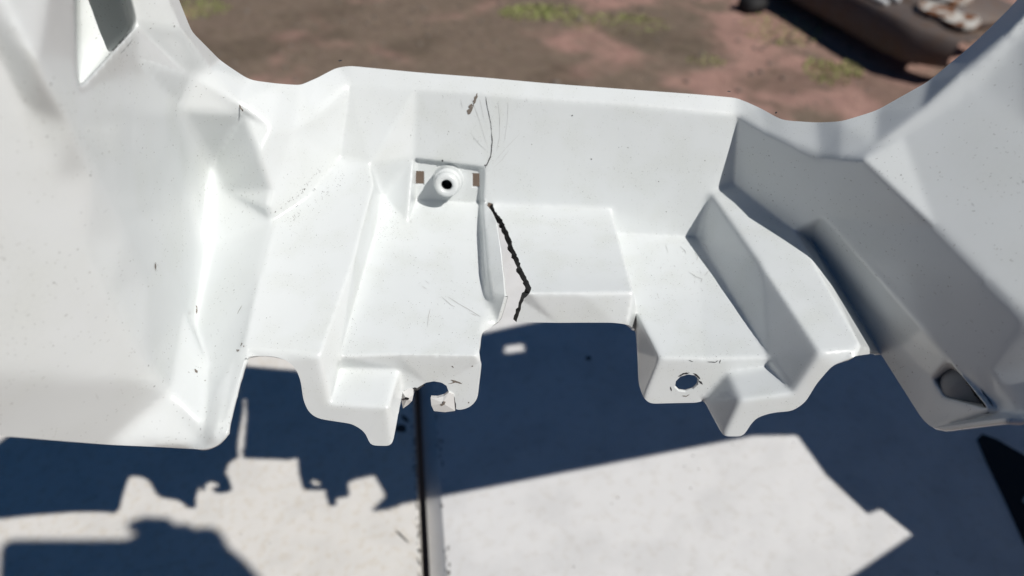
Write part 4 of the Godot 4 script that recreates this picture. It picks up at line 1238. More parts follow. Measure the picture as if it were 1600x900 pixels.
	["dot", 0.147131, [Vector3(-106.5, 548.3, 94.2), Vector3(-106.2, 548.3, 94.6)]],
	["dot", 0.185666, [Vector3(-101.5, 551.4, 77.9), Vector3(-101.1, 551.3, 78.2)]],
	["dot", 0.21856, [Vector3(-118.8, 541.8, 111.1), Vector3(-118.5, 541.8, 111.4)]],
	["dot", 0.194485, [Vector3(-101.5, 547.4, 96.6), Vector3(-101.1, 547.4, 96.9)]],
	["dot", 0.218609, [Vector3(-115.2, 543.8, 101.8), Vector3(-114.9, 543.8, 102.1)]],
	["dot", 0.178021, [Vector3(-106.4, 547.8, 83.4), Vector3(-106.1, 547.8, 83.8)]],
	["dot", 0.131063, [Vector3(-111.7, 545.6, 97.5), Vector3(-111.4, 545.6, 97.9)]],
	["dot", 0.0816122, [Vector3(-118.4, 541.9, 110.5), Vector3(-118, 541.9, 110.8)]],
	["dot", 0.162433, [Vector3(-119.8, 541.4, 112.8), Vector3(-119.5, 541.4, 113)]],
	["dot", 0.204866, [Vector3(-108.4, 545.5, 106), Vector3(-108.1, 545.5, 106.3)]],
	["dot", 0.09522, [Vector3(-118.2, 542.1, 114.2), Vector3(-117.9, 542.1, 114.5)]],
	["dot", 0.195949, [Vector3(-118.4, 542.4, 112.1), Vector3(-118.1, 542.4, 112.4)]],
	["dot", 0.18991, [Vector3(-109.7, 546.1, 98), Vector3(-109.4, 546.1, 98.3)]],
	["dot", 0.116769, [Vector3(-115.2, 543.9, 107.6), Vector3(-114.9, 543.9, 107.9)]],
	["dot", 0.197792, [Vector3(-105.4, 547.1, 93.7), Vector3(-105, 547.1, 94)]],
	["dot", 0.150839, [Vector3(-109.4, 545.7, 97.5), Vector3(-109, 545.7, 97.8)]],
	["dot", 0.204126, [Vector3(-105.7, 546.8, 93.3), Vector3(-105.4, 546.8, 93.6)]],
	["dot", 0.207829, [Vector3(-105.8, 546.8, 94.9), Vector3(-105.5, 546.8, 95.2)]],
	["dot", 0.201292, [Vector3(-117.7, 541.8, 112.9), Vector3(-117.3, 541.8, 113.2)]],
	["dot", 0.210753, [Vector3(-105.4, 548.6, 86.9), Vector3(-105, 548.6, 87.2)]],
	["dot", 0.222258, [Vector3(-105.4, 549.5, 88.2), Vector3(-105.1, 549.5, 88.6)]],
	["dot", 0.219599, [Vector3(-119.3, 540.3, 117.8), Vector3(-119, 540.3, 118.1)]],
	["dot", 0.193928, [Vector3(-110.8, 544.5, 103.2), Vector3(-110.5, 544.5, 103.5)]],
	["dot", 0.110794, [Vector3(-97.7, 551.5, 84.5), Vector3(-97.4, 551.5, 84.8)]],
	["dot", 0.0951448, [Vector3(-96.7, 551.3, 78.5), Vector3(-96.4, 551.3, 78.8)]],
	["dot", 0.204849, [Vector3(-102.9, 551, 85.3), Vector3(-102.5, 551, 85.6)]],
	["dot", 0.0851951, [Vector3(-100.2, 550.8, 85.4), Vector3(-99.9, 550.8, 85.8)]],
	["dot", 0.12669, [Vector3(-96.6, 551.1, 89.9), Vector3(-96.2, 551.1, 90.2)]],
	["dot", 0.129879, [Vector3(-112.8, 544.2, 99.7), Vector3(-112.5, 544.2, 100)]],
	["dot", 0.228083, [Vector3(-122.4, 541.5, 105.5), Vector3(-122.1, 541.5, 105.8)]],
	["dot", 0.218156, [Vector3(-110.4, 547.4, 88.6), Vector3(-110.1, 547.3, 88.9)]],
	["dot", 0.142141, [Vector3(-112.8, 544.3, 98.7), Vector3(-112.5, 544.3, 99)]],
	["dot", 0.212921, [Vector3(-103.6, 548.9, 84), Vector3(-103.3, 548.9, 84.4)]],
	["dot", 0.176878, [Vector3(-104.7, 549.6, 89.8), Vector3(-104.4, 549.5, 90.1)]],
	["dot", 0.167468, [Vector3(-115.9, 543.4, 105.5), Vector3(-115.5, 543.4, 105.8)]],
	["dot", 0.137222, [Vector3(-103.3, 549.1, 83.5), Vector3(-102.9, 549.1, 83.8)]],
	["dot", 0.146362, [Vector3(-108.9, 544.9, 107.2), Vector3(-108.6, 544.9, 107.5)]],
	["dot", 0.115267, [Vector3(-121.1, 542.9, 101.9), Vector3(-120.8, 542.9, 102.2)]],
	["dot", 0.146277, [Vector3(-111, 547.7, 89.7), Vector3(-110.7, 547.7, 90.1)]],
	["dot", 0.177773, [Vector3(-116.5, 544.6, 96.6), Vector3(-116.1, 544.5, 96.9)]],
	["dot", 0.105319, [Vector3(-102.1, 550.4, 82.7), Vector3(-101.8, 550.4, 83)]],
	["dot", 0.0925426, [Vector3(-124, 539.3, 118.3), Vector3(-123.7, 539.3, 118.6)]],
	["dot", 0.134934, [Vector3(-104.3, 548.4, 84), Vector3(-104, 548.4, 84.3)]],
	["dot", 0.103964, [Vector3(-116.6, 545.1, 94.9), Vector3(-116.3, 545.1, 95.2)]],
	["dot", 0.0844992, [Vector3(-108.9, 546.2, 98.1), Vector3(-108.6, 546.2, 98.4)]],
	["dot", 0.23193, [Vector3(-119.5, 542.9, 101.8), Vector3(-119.2, 542.9, 102.1)]],
	["dot", 0.089806, [Vector3(-102.8, 548.9, 89.5), Vector3(-102.4, 548.9, 89.8)]],
	["dot", 0.157788, [Vector3(-111.1, 544.8, 99.6), Vector3(-110.7, 544.8, 99.9)]],
	["dot", 0.23424, [Vector3(-112.8, 544.6, 100.2), Vector3(-112.5, 544.6, 100.5)]],
	["dot", 0.0858587, [Vector3(-103.5, 548.8, 96.9), Vector3(-103.2, 548.8, 97.2)]],
	["dot", 0.23523, [Vector3(-105.4, 549, 86.1), Vector3(-105, 549, 86.4)]],
	["dot", 0.218559, [Vector3(-115.8, 542.8, 109.1), Vector3(-115.5, 542.7, 109.4)]],
	["dot", 0.185203, [Vector3(-129.3, 539.9, 112.8), Vector3(-128.9, 539.9, 113.1)]],
	["dot", 0.221314, [Vector3(-96.6, 550.6, 85.9), Vector3(-96.3, 550.5, 86.2)]],
	["dot", 0.129173, [Vector3(-115.8, 545.3, 91), Vector3(-115.4, 545.3, 91.3)]],
	["dot", 0.0982111, [Vector3(-124.9, 541.3, 111.5), Vector3(-124.6, 541.3, 111.8)]],
	["dot", 0.16748, [Vector3(90.1, 504, 157.8), Vector3(90.3, 503.9, 158)]],
	["dot", 0.147754, [Vector3(114.3, 503.4, 179.5), Vector3(114.5, 503.4, 179.7)]],
	["dot", 0.0846361, [Vector3(110.3, 503.6, 173.9), Vector3(110.5, 503.6, 174.1)]],
	["dot", 0.114886, [Vector3(112.1, 503.7, 168.9), Vector3(112.3, 503.7, 169.1)]],
	["dot", 0.143703, [Vector3(85.3, 503.4, 181.8), Vector3(85.5, 503.4, 182)]],
	["dot", 0.151906, [Vector3(94.6, 504.8, 121.1), Vector3(94.8, 504.8, 121.4)]],
	["dot", 0.141935, [Vector3(81.8, 505, 115.4), Vector3(82, 504.9, 115.7)]],
	["dot", 0.132536, [Vector3(110.8, 505.1, 108.7), Vector3(111.1, 505.1, 109)]],
	["dot", 0.127599, [Vector3(114.1, 503.5, 176.4), Vector3(114.3, 503.5, 176.6)]],
	["dot", 0.168191, [Vector3(114.7, 504.1, 153), Vector3(114.9, 504.1, 153.2)]],
	["dot", 0.150479, [Vector3(104, 503.7, 169.7), Vector3(104.3, 503.7, 169.9)]],
	["dot", 0.165511, [Vector3(86.2, 504.3, 142), Vector3(86.4, 504.3, 142.2)]],
	["dot", 0.17419, [Vector3(100.6, 504.5, 136.6), Vector3(100.8, 504.4, 136.9)]],
	["dot", 0.113641, [Vector3(99, 503.6, 170.8), Vector3(99.2, 503.6, 171)]],
	["dot", 0.0943395, [Vector3(86.6, 504.4, 138.4), Vector3(86.8, 504.4, 138.7)]],
	["dot", 0.148598, [Vector3(113.8, 503.9, 158.4), Vector3(114, 503.9, 158.6)]],
	["dot", 0.159827, [Vector3(73.6, 503.4, 182.7), Vector3(73.8, 503.4, 183)]],
	["dot", 0.136759, [Vector3(83.4, 503.6, 172.7), Vector3(83.7, 503.6, 172.9)]],
	["dot", 0.147643, [Vector3(77, 503.6, 172.9), Vector3(77.2, 503.6, 173.2)]],
	["dot", 0.0869294, [Vector3(79.2, 503.4, 180.6), Vector3(79.4, 503.4, 180.8)]],
	["dot", 0.165211, [Vector3(103.4, 504.5, 134.8), Vector3(103.6, 504.5, 135.1)]],
	["dot", 0.094167, [Vector3(87.2, 504.6, 128.5), Vector3(87.4, 504.6, 128.8)]],
	["dot", 0.081216, [Vector3(83.5, 504.7, 124.9), Vector3(83.8, 504.7, 125.2)]],
	["dot", 0.109325, [Vector3(89.3, 505, 114.1), Vector3(89.6, 505, 114.4)]],
	["dot", 0.161487, [Vector3(94, 503.6, 172.7), Vector3(94.2, 503.6, 172.9)]],
	["dot", 0.165791, [Vector3(104.1, 505, 115), Vector3(104.3, 505, 115.3)]],
	["dot", 0.101605, [Vector3(88.9, 505.1, 109.8), Vector3(89.1, 505.1, 110.1)]],
	["dot", 0.0979927, [Vector3(83.7, 504.4, 138.1), Vector3(83.9, 504.4, 138.4)]],
	["dot", 0.0849388, [Vector3(83.8, 504.2, 145.8), Vector3(84, 504.2, 146.1)]],
	["dot", 0.124472, [Vector3(114.6, 504.2, 147.3), Vector3(114.8, 504.2, 147.6)]],
	["dot", 0.179106, [Vector3(110.6, 504.2, 148.6), Vector3(110.8, 504.2, 148.9)]],
	["dot", 0.131736, [Vector3(105.1, 504.3, 144.3), Vector3(105.4, 504.3, 144.6)]],
	["dot", 0.0895304, [Vector3(76.4, 503.6, 173.8), Vector3(76.6, 503.6, 174.1)]],
	["dot", 0.12389, [Vector3(75, 504.4, 140.2), Vector3(75.2, 504.4, 140.5)]],
	["dot", 0.107087, [Vector3(75.7, 503.7, 168.2), Vector3(75.9, 503.7, 168.5)]],
	["dot", 0.0890317, [Vector3(107, 504.4, 140.6), Vector3(107.2, 504.4, 140.8)]],
	["dot", 0.106716, [Vector3(82.4, 504.7, 124.4), Vector3(82.6, 504.7, 124.6)]],
	["dot", 0.142328, [Vector3(88.9, 504.8, 121.4), Vector3(89.1, 504.8, 121.7)]],
	["dot", 0.0983124, [Vector3(94, 504.6, 131.9), Vector3(94.2, 504.6, 132.2)]],
	["dot", 0.176377, [Vector3(80.9, 505.1, 109.1), Vector3(81.2, 505.1, 109.3)]],
	["dot", 0.161795, [Vector3(78.1, 504.7, 126.3), Vector3(78.4, 504.7, 126.5)]],
	["dot", 0.109326, [Vector3(78.6, 504.3, 143.1), Vector3(78.8, 504.3, 143.4)]],
	["dot", 0.121037, [Vector3(96, 504.3, 143.4), Vector3(96.2, 504.3, 143.7)]],
	["dot", 0.159872, [Vector3(77, 504.3, 141.3), Vector3(77.3, 504.3, 141.6)]],
	["dot", 0.0856026, [Vector3(96.9, 503.6, 173.3), Vector3(97.2, 503.6, 173.5)]],
	["dot", 0.0909337, [Vector3(88.3, 505.1, 108.4), Vector3(88.5, 505.1, 108.7)]],
	["dot", 0.0837258, [Vector3(89.7, 504, 157.2), Vector3(90, 504, 157.4)]],
	["dot", 0.0858217, [Vector3(88.7, 504.5, 135.2), Vector3(89, 504.5, 135.5)]],
	["dot", 0.0865745, [Vector3(82.8, 504.1, 151), Vector3(83.1, 504.1, 151.2)]],
	["dot", 0.15156, [Vector3(103.5, 504.3, 143.1), Vector3(103.7, 504.3, 143.3)]],
	["dot", 0.152362, [Vector3(118.1, 503.5, 177.6), Vector3(118.3, 503.5, 177.8)]],
	["dot", 0.119922, [Vector3(95.5, 504.1, 153.2), Vector3(95.7, 504.1, 153.5)]],
	["dot", 0.120801, [Vector3(74.3, 503.9, 158.5), Vector3(74.5, 503.9, 158.8)]],
	["dot", 0.138276, [Vector3(79, 505, 113.3), Vector3(79.3, 505, 113.6)]],
	["dot", 0.17195, [Vector3(119.8, 503.6, 174.8), Vector3(120, 503.5, 175)]],
	["dot", 0.127466, [Vector3(107.7, 503.7, 169.3), Vector3(108, 503.7, 169.6)]],
	["dot", 0.0809182, [Vector3(149.4, 529.1, 194.5), Vector3(149.6, 529.1, 194.7)]],
	["dot", 0.148825, [Vector3(151.2, 529.3, 184.3), Vector3(151.4, 529.3, 184.6)]],
	["dot", 0.0718199, [Vector3(155.6, 529.4, 183.5), Vector3(155.7, 529.4, 183.7)]],
	["dot", 0.150343, [Vector3(157.3, 530.3, 144.9), Vector3(157.5, 530.3, 145.2)]],
	["dot", 0.10137, [Vector3(153.8, 528.8, 206.2), Vector3(153.9, 528.8, 206.4)]],
	["dot", 0.158052, [Vector3(155, 530.1, 153.7), Vector3(155.2, 530.1, 153.9)]],
	["dot", 0.114127, [Vector3(154.9, 529.1, 193.3), Vector3(155.1, 529.1, 193.5)]],
	["dot", 0.106309, [Vector3(145.6, 529.5, 176.1), Vector3(145.8, 529.5, 176.3)]],
	["dot", 0.127176, [Vector3(165.9, 529.1, 193), Vector3(166, 529.1, 193.2)]],
	["dot", 0.0708309, [Vector3(142.7, 529.5, 179.2), Vector3(142.8, 529.5, 179.4)]],
	["dot", 0.134557, [Vector3(133.8, 529.6, 171.4), Vector3(134, 529.6, 171.6)]],
	["dot", 0.126026, [Vector3(157.6, 528.9, 202.3), Vector3(157.7, 528.9, 202.5)]],
	["dot", 0.0727046, [Vector3(134.7, 530, 157.1), Vector3(134.9, 530, 157.4)]],
	["dot", 0.0916793, [Vector3(145.8, 530.2, 149.6), Vector3(146, 530.1, 149.9)]],
	["dot", 0.080441, [Vector3(145.1, 529.5, 177.6), Vector3(145.3, 529.5, 177.9)]],
	["dot", 0.153498, [Vector3(141.6, 530.4, 140.7), Vector3(141.8, 530.4, 141)]],
	["dot", 0.143518, [Vector3(153.1, 530.3, 142), Vector3(153.3, 530.3, 142.3)]],
	["dot", 0.0858347, [Vector3(151.5, 530.2, 146), Vector3(151.7, 530.2, 146.3)]],
	["dot", 0.154985, [Vector3(138.2, 530.4, 138.9), Vector3(138.4, 530.4, 139.2)]],
	["dot", 0.148155, [Vector3(153.1, 529.9, 158.8), Vector3(153.3, 529.9, 159)]],
	["dot", 0.111028, [Vector3(156.7, 529.2, 188.2), Vector3(156.9, 529.2, 188.4)]],
	["dot", 0.145511, [Vector3(153.2, 529.1, 193.1), Vector3(153.3, 529.1, 193.3)]],
	["dot", 0.140722, [Vector3(137.1, 529.7, 168), Vector3(137.3, 529.7, 168.2)]],
	["dot", 0.115918, [Vector3(153, 529.8, 164.1), Vector3(153.2, 529.8, 164.4)]],
	["dot", 0.131082, [Vector3(154.8, 529.8, 165.1), Vector3(154.9, 529.8, 165.3)]],
	["dot", 0.10388, [Vector3(142.8, 529.3, 185.9), Vector3(143, 529.3, 186.1)]],
	["dot", 0.0856439, [Vector3(149, 529.8, 164), Vector3(149.2, 529.8, 164.3)]],
	["dot", 0.0811007, [Vector3(141, 530, 156.4), Vector3(141.2, 530, 156.6)]],
	["dot", 0.137379, [Vector3(138.7, 530.1, 150.2), Vector3(138.9, 530.1, 150.5)]],
	["dot", 0.146089, [Vector3(147.4, 529.7, 168.2), Vector3(147.6, 529.7, 168.5)]],
	["dot", 0.130847, [Vector3(151.6, 529.1, 193), Vector3(151.8, 529.1, 193.2)]],
	["dot", 0.0702177, [Vector3(152.9, 529.4, 180.1), Vector3(153.1, 529.4, 180.3)]],
	["dot", 0.138717, [Vector3(141.6, 530.1, 150.1), Vector3(141.8, 530.1, 150.3)]],
	["dot", 0.0985185, [Vector3(146, 530.3, 145.3), Vector3(146.2, 530.2, 145.6)]],
	["dot", 0.146335, [Vector3(141.8, 530.2, 147.5), Vector3(142, 530.2, 147.8)]],
	["dot", 0.114846, [Vector3(150.3, 530.2, 149.5), Vector3(150.5, 530.2, 149.7)]],
	["dot", 0.102497, [Vector3(144, 530, 156.6), Vector3(144.2, 530, 156.8)]],
	["dot", 0.155073, [Vector3(160.2, 529.1, 193.9), Vector3(160.4, 529.1, 194.1)]],
	["dot", 0.119801, [Vector3(146.3, 530.1, 153.1), Vector3(146.5, 530.1, 153.3)]],
	["dot", 0.112105, [Vector3(149.5, 528.9, 203.2), Vector3(149.7, 528.9, 203.4)]],
	["dot", 0.145214, [Vector3(144.7, 529.9, 161), Vector3(144.9, 529.9, 161.2)]],
	["dot", 0.144882, [Vector3(147, 529.5, 179), Vector3(147.2, 529.5, 179.3)]],
	["dot", 0.0943331, [Vector3(153.9, 529.9, 161.1), Vector3(154, 529.9, 161.3)]],
	["dot", 0.156817, [Vector3(138.7, 530.4, 140.3), Vector3(138.9, 530.4, 140.6)]],
	["dot", 0.0937758, [Vector3(145.6, 528.9, 203.4), Vector3(145.8, 528.9, 203.6)]],
	["crack", 0.495, [Vector3(83.3, 492.8, 187.3), Vector3(85.7, 494.4, 187), Vector3(88.5, 495.3, 187)]],
	["crack", 0.385, [Vector3(90.4, 495.1, 187.2), Vector3(92.7, 493.8, 187.8), Vector3(94.1, 492.2, 188.4)]],
	["crack", 0.44, [Vector3(93.5, 491.4, 188.6), Vector3(95.6, 489.5, 189.4)]],
	["crack", 0.385, [Vector3(80, 487, 188.8), Vector3(80.5, 484.5, 189.6)]],
	["scuff", 0.275, [Vector3(86.2, 482.4, 190.7), Vector3(88.1, 482.2, 191), Vector3(89.6, 483.4, 190.7)]],
	["crack", 0.165, [Vector3(87.5, 501.8, 184.9), Vector3(89.8, 501.3, 185.3)]],
	["crack", 0.165, [Vector3(96.6, 501.7, 185.7), Vector3(100.6, 501.7, 186.1), Vector3(101.7, 502.8, 185.9)]],
	["crack", 0.1925, [Vector3(102.6, 501.1, 186.4), Vector3(102.9, 503.2, 185.8)]],
	["scuff", 0.5, [Vector3(-31, 489.2, 186.5), Vector3(-27.8, 488.4, 187), Vector3(-25.2, 487.5, 187.5)]],
	["scuff", 0.3, [Vector3(-32.4, 487, 187.1), Vector3(-27.1, 488.8, 187)]],
	["scuff", 0.5, [Vector3(-19.8, 497.7, 184.9), Vector3(-19.8, 497, 185.1)]],
	["scuff", 0.5, [Vector3(-22.2, 477.7, 190.8), Vector3(-21.9, 477, 191)]],
	["scuff", 0.3, [Vector3(-30.1, 497.3, 184.1), Vector3(-29.2, 496.3, 184.5)]],
	["crack", 0.3, [Vector3(-32.2, 482.7, 188.4), Vector3(-30, 481.1, 189.1), Vector3(-29.1, 476.4, 190.6), Vector3(-28.9, 472.4, 191.8)]],
	["crack", 0.35, [Vector3(-55.6, 481.4, 186.7), Vector3(-53.6, 482.2, 186.6), Vector3(-51.2, 483.1, 186.6)]],
	["crack", 0.4, [Vector3(-50.9, 483.5, 186.5), Vector3(-48.2, 483.7, 186.7)]],
	["scuff", 0.9, [Vector3(-170, 505.4, 150.7), Vector3(-168.6, 503.6, 152.3), Vector3(-167.6, 501, 154.4)]],
	["scuff", 0.7, [Vector3(-168.4, 494.4, 173), Vector3(-168, 492.1, 174.9)]],
	["scuff", 0.9, [Vector3(-165, 496.6, 194.7), Vector3(-164, 493.9, 196.9)]],
	["scuff", 0.7, [Vector3(-175.4, 560.8, 182.5), Vector3(-173.4, 557.9, 184.9)]],
	["scuff", 0.55, [Vector3(-132.4, 516.4, 185.9), Vector3(-131.5, 514.5, 187.5)]],
	["scuff", 0.5, [Vector3(-132.4, 513.3, 188.5), Vector3(-131.8, 512.3, 189.3)]],
	["scuff", 0.4, [Vector3(-129, 514.5, 187.5), Vector3(-128.7, 513.8, 188.1)]],
	["scuff", 0.3, [Vector3(-131.3, 509.3, 186.6), Vector3(-129.8, 507.8, 187.8)]],
	["scuff", 0.25, [Vector3(-135.4, 516.1, 161.3), Vector3(-136.3, 512.1, 164.7)]],
	["scuff", 0.5, [Vector3(-140.1, 592.4, 90.8), Vector3(-138.1, 589.6, 93.1)]],
	["dot", 0.5, [Vector3(-99.4, 586.5, 30.4), Vector3(-96.3, 587.3, 30.4)]],
	["dot", 0.4, [Vector3(119.3, 578.3, 52.2), Vector3(122.8, 578.1, 52.6)]],
	["dot", 0.8, [Vector3(144.2, 576.9, 76.3), Vector3(145.9, 576.1, 77)]],
]
var shell_chips := [
	[Vector3(-41.5, 479.3, 189.2), Vector3(-38.2, 479.5, 189.4), Vector3(-34.9, 480.5, 189.4), Vector3(-32.1, 483.2, 188.9), Vector3(-29.6, 482, 189.5), Vector3(-29.4, 476.9, 191), Vector3(-29.2, 472.6, 192.4), Vector3(-34.5, 471.4, 192.2), Vector3(-40.1, 471.8, 191.7), Vector3(-41.3, 475.3, 190.5)],
	[Vector3(-55.8, 481.5, 187.3), Vector3(-53.1, 483.1, 187), Vector3(-50.5, 483.7, 187.1), Vector3(-50.3, 480.5, 188.1), Vector3(-51.2, 476.8, 189.2), Vector3(-53.3, 474.1, 189.8), Vector3(-56.1, 472.4, 190.1), Vector3(-56.8, 476.7, 188.7)],
]

var P := PackedVector3Array()        # vertices of the finished sheet
var N := PackedVector3Array()
var T := PackedInt32Array()          # three corners and a part number per triangle
var bits := PackedInt32Array()       # 1 torn, 2 pinned, 4 crisp
var parts := ["rim", "lwing", "bridge", "clip", "tab", "tabr", "rwing", "side"]

func cell(at: Vector3) -> float:
	if at.x > 0.33: return 0.014
	return 0.0023 if absf(at.x - 0.02) < 0.185 else 0.0036

func make_panel():
	build_sheet()
	var t := thing("bumper_panel", "large glossy white moulded plastic panel, cracked and dusty, held over the two boards", "car part", BASE)
	var names := {"rim": "rim_flange", "lwing": "wing_panel", "bridge": "bridge_panel", "clip": "clip_plate", "tab": "mounting_tab", "tabr": "mounting_tab", "rwing": "wing_panel", "side": "side_panel"}
	var labels := {"lwing": "smooth near wing, sunlit and out of focus", "rwing": "stepped wing in shade with a deep pocket", "tab": "lower tab below the broken bolt hole", "tabr": "lower tab beside the whole bolt hole"}
	var rims := boundary()
	for k in parts.size():
		var o := obj(names[parts[k]], part_mesh(k, rims), M.wing if parts[k] in ["lwing", "rwing", "side"] else M.white, t)
		if labels.has(parts[k]): o.set_meta("label", labels[parts[k]])
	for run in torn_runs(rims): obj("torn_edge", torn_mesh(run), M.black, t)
	make_boss(t)
	make_flaps(t)
	var plug := obj("rubber_plug", lathe([Vector2(0.0115, -0.004), Vector2(0.0112, 0.002), Vector2(0.0095, 0.006), Vector2(0.006, 0.0085), Vector2(0.0, 0.0095)], Vector3(207.7, 514.2, 213.8) * 0.001, Vector3(-0.55, 0.3, 0.75), 28), M.plug, t)
	plug.set_meta("label", "grey rounded fitting inside the dark pocket")
	make_marks(t)

func build_sheet():
	var id := {}
	for k in shell_points:
		id[k] = P.size()
		P.append(shell_points[k] * 0.001)
		var b := 0
		if k.begins_with("td") or k.begins_with("tr") or k in ["hl5", "hl6", "hl7", "h_1"]: b |= 1
		if k.begins_with("tn") or k == "n0" or k.begins_with("ho") or k.begins_with("hl") or (k.begins_with("p") and k.length() == 3 and k[1] in "0123") or P[-1].x > 0.33: b |= 2
		if b & 2: b |= 4
		bits.append(b)
	for f in shell_faces:
		var loop := []
		for k in f[1].split(" "): loop.append(id[k])
		fill_face(loop, parts.find(f[0]))
	for k in 4: flip_edges()
	refine()
	for k in 3: flip_edges()
	relax()
	untangle()
	settle()

func fill_face(loop: Array, part: int):
	var n := Vector3.ZERO
	for i in loop.size(): n += P[loop[i]].cross(P[loop[(i + 1) % loop.size()]])
	n = n.normalized()
	var s := (P[loop[1]] - P[loop[0]]).slide(n).normalized()
	var u := n.cross(s)
	var flat := PackedVector2Array()
	for i in loop: flat.append(Vector2(P[i].dot(s), P[i].dot(u)))
	# the split into triangles with the least sum of base over height
	var n_ := loop.size()
	var cost := {}
	var cut := {}
	for span in range(1, n_):
		for a in range(0, n_ - span):
			var c := a + span
			if span == 1:
				cost[a * 64 + c] = 0.0
				continue
			var best := 1e18
			for b in range(a + 1, c):
				var turn := (flat[b] - flat[a]).cross(flat[c] - flat[a])
				var longest := maxf(flat[a].distance_squared_to(flat[b]), maxf(flat[b].distance_squared_to(flat[c]), flat[c].distance_squared_to(flat[a])))
				var q: float = longest / turn if turn > longest * 0.0005 else 2500.0 - 1e5 * turn / longest
				q += cost[a * 64 + b] + cost[b * 64 + c]
				if q < best:
					best = q
					cut[a * 64 + c] = b
			cost[a * 64 + c] = best
	var open := [[0, n_ - 1]]
	while open.size():
		var e: Array = open.pop_back()
		if e[1] - e[0] < 2: continue
		var b: int = cut[e[0] * 64 + e[1]]
		T.append_array([loop[e[0]], loop[b], loop[e[1]], part])
		open.append([e[0], b])
		open.append([b, e[1]])

func refine():
	for turn in 12:
		var mid := {}
		var out := PackedInt32Array()
		var split := 0
		for i in range(0, T.size(), 4):
			var v := [T[i], T[i + 1], T[i + 2]]
			var part := T[i + 3]
			var m := [-1, -1, -1]
			var count := 0
			for e in 3:
				var a: int = v[e]
				var b: int = v[(e + 1) % 3]
				var key := mini(a, b) << 24 | maxi(a, b)
				if not mid.has(key):
					var c := (P[a] + P[b]) * 0.5
					if P[a].distance_to(P[b]) > cell(c):
						mid[key] = P.size()
						P.append(c)
						bits.append(bits[a] & bits[b])
					else:
						mid[key] = -1
				m[e] = mid[key]
				if m[e] >= 0: count += 1
			if count == 0:
				out.append_array([v[0], v[1], v[2], part])
				continue
			split += 1
			if count == 3:
				out.append_array([v[0], m[0], m[2], part, m[0], v[1], m[1], part, m[2], m[1], v[2], part, m[0], m[1], m[2], part])
			elif count == 1:
				var e := 0
				while m[e] < 0: e += 1
				out.append_array([v[e], m[e], v[(e + 2) % 3], part, m[e], v[(e + 1) % 3], v[(e + 2) % 3], part])
			else:
				var e := 0
				while m[e] >= 0: e += 1            # the edge left whole runs a-b, c lies opposite
				var a: int = v[e]
				var b: int = v[(e + 1) % 3]
				var c: int = v[(e + 2) % 3]
				var mb: int = m[(e + 1) % 3]
				var ma: int = m[(e + 2) % 3]
				out.append_array([ma, mb, c, part])
				if P[a].distance_to(P[mb]) < P[b].distance_to(P[ma]):
					out.append_array([a, b, mb, part, a, mb, ma, part])
				else:
					out.append_array([a, b, ma, part, b, mb, ma, part])
		T = out
		if split == 0: break
		if T.size() < 120000: flip_edges()

func corner(a: Vector3, b: Vector3, c: Vector3) -> float:      # the angle at a
	return (b - a).angle_to(c - a)

# turn the diagonal of two flat neighbours where that makes better triangles
func flip_edges():
	var owner_of := {}
	for i in range(0, T.size(), 4):
		for e in 3: owner_of[T[i + e] << 24 | T[i + (e + 1) % 3]] = i * 4 + e
	var touched := PackedByteArray()
	touched.resize(T.size() / 4)
	for key in owner_of:
		var a: int = key >> 24
		var b: int = key & 0xFFFFFF
		if a > b: continue
		var other = owner_of.get(b << 24 | a)
		if other == null: continue
		var i: int = owner_of[key] / 4
		var j: int = other / 4
		if touched[i / 4] or touched[j / 4] or T[i + 3] != T[j + 3]: continue
		var c := T[i + ((owner_of[key] % 4) + 2) % 3]
		var d := T[j + ((other % 4) + 2) % 3]
		if owner_of.has(c << 24 | d) or owner_of.has(d << 24 | c): continue
		if corner(P[c], P[a], P[b]) + corner(P[d], P[a], P[b]) < PI + 0.05: continue
		var n1 := (P[b] - P[a]).cross(P[c] - P[a])
		var n2 := (P[a] - P[b]).cross(P[d] - P[b])
		var long := P[a].distance_squared_to(P[b])
		var thin := n1.length() < long * 0.03 or n2.length() < long * 0.03
		if not thin and n1.normalized().dot(n2.normalized()) < 0.985: continue
		var n := n1 + n2
		if (P[d] - P[a]).cross(P[c] - P[a]).dot(n) <= 0.0 or (P[c] - P[b]).cross(P[d] - P[b]).dot(n) <= 0.0: continue
		T[i] = a
		T[i + 1] = d
		T[i + 2] = c
		T[j] = d
		T[j + 1] = b
		T[j + 2] = c
		touched[i / 4] = 1
		touched[j / 4] = 1

# triangles that turned over while the sheet was relaxed are drawn out again
func untangle():
	var border := {}
	for i in rim_of:
		border[i] = true
		border[rim_of[i]] = true
	for turn in 8:
		find_normals()
		var sum := {}
		var num := {}
		for i in range(0, T.size(), 4):
			var n := (P[T[i + 1]] - P[T[i]]).cross(P[T[i + 2]] - P[T[i]])
			if n.normalized().dot((N[T[i]] + N[T[i + 1]] + N[T[i + 2]]).normalized()) > 0.35: continue
			for e in 3: sum[T[i + e]] = Vector3.ZERO
		if sum.is_empty(): break
		for i in range(0, T.size(), 4):
			for e in 3:
				var v := T[i + e]
				if sum.has(v):
					sum[v] += P[T[i + (e + 1) % 3]] + P[T[i + (e + 2) % 3]]
					num[v] = num.get(v, 0) + 2
		for v in sum:
			if not border.has(v): P[v] = P[v].lerp(sum[v] / num[v], 0.6)
	

var rim_of := {}                     # boundary edges: the next vertex along the sheet's border

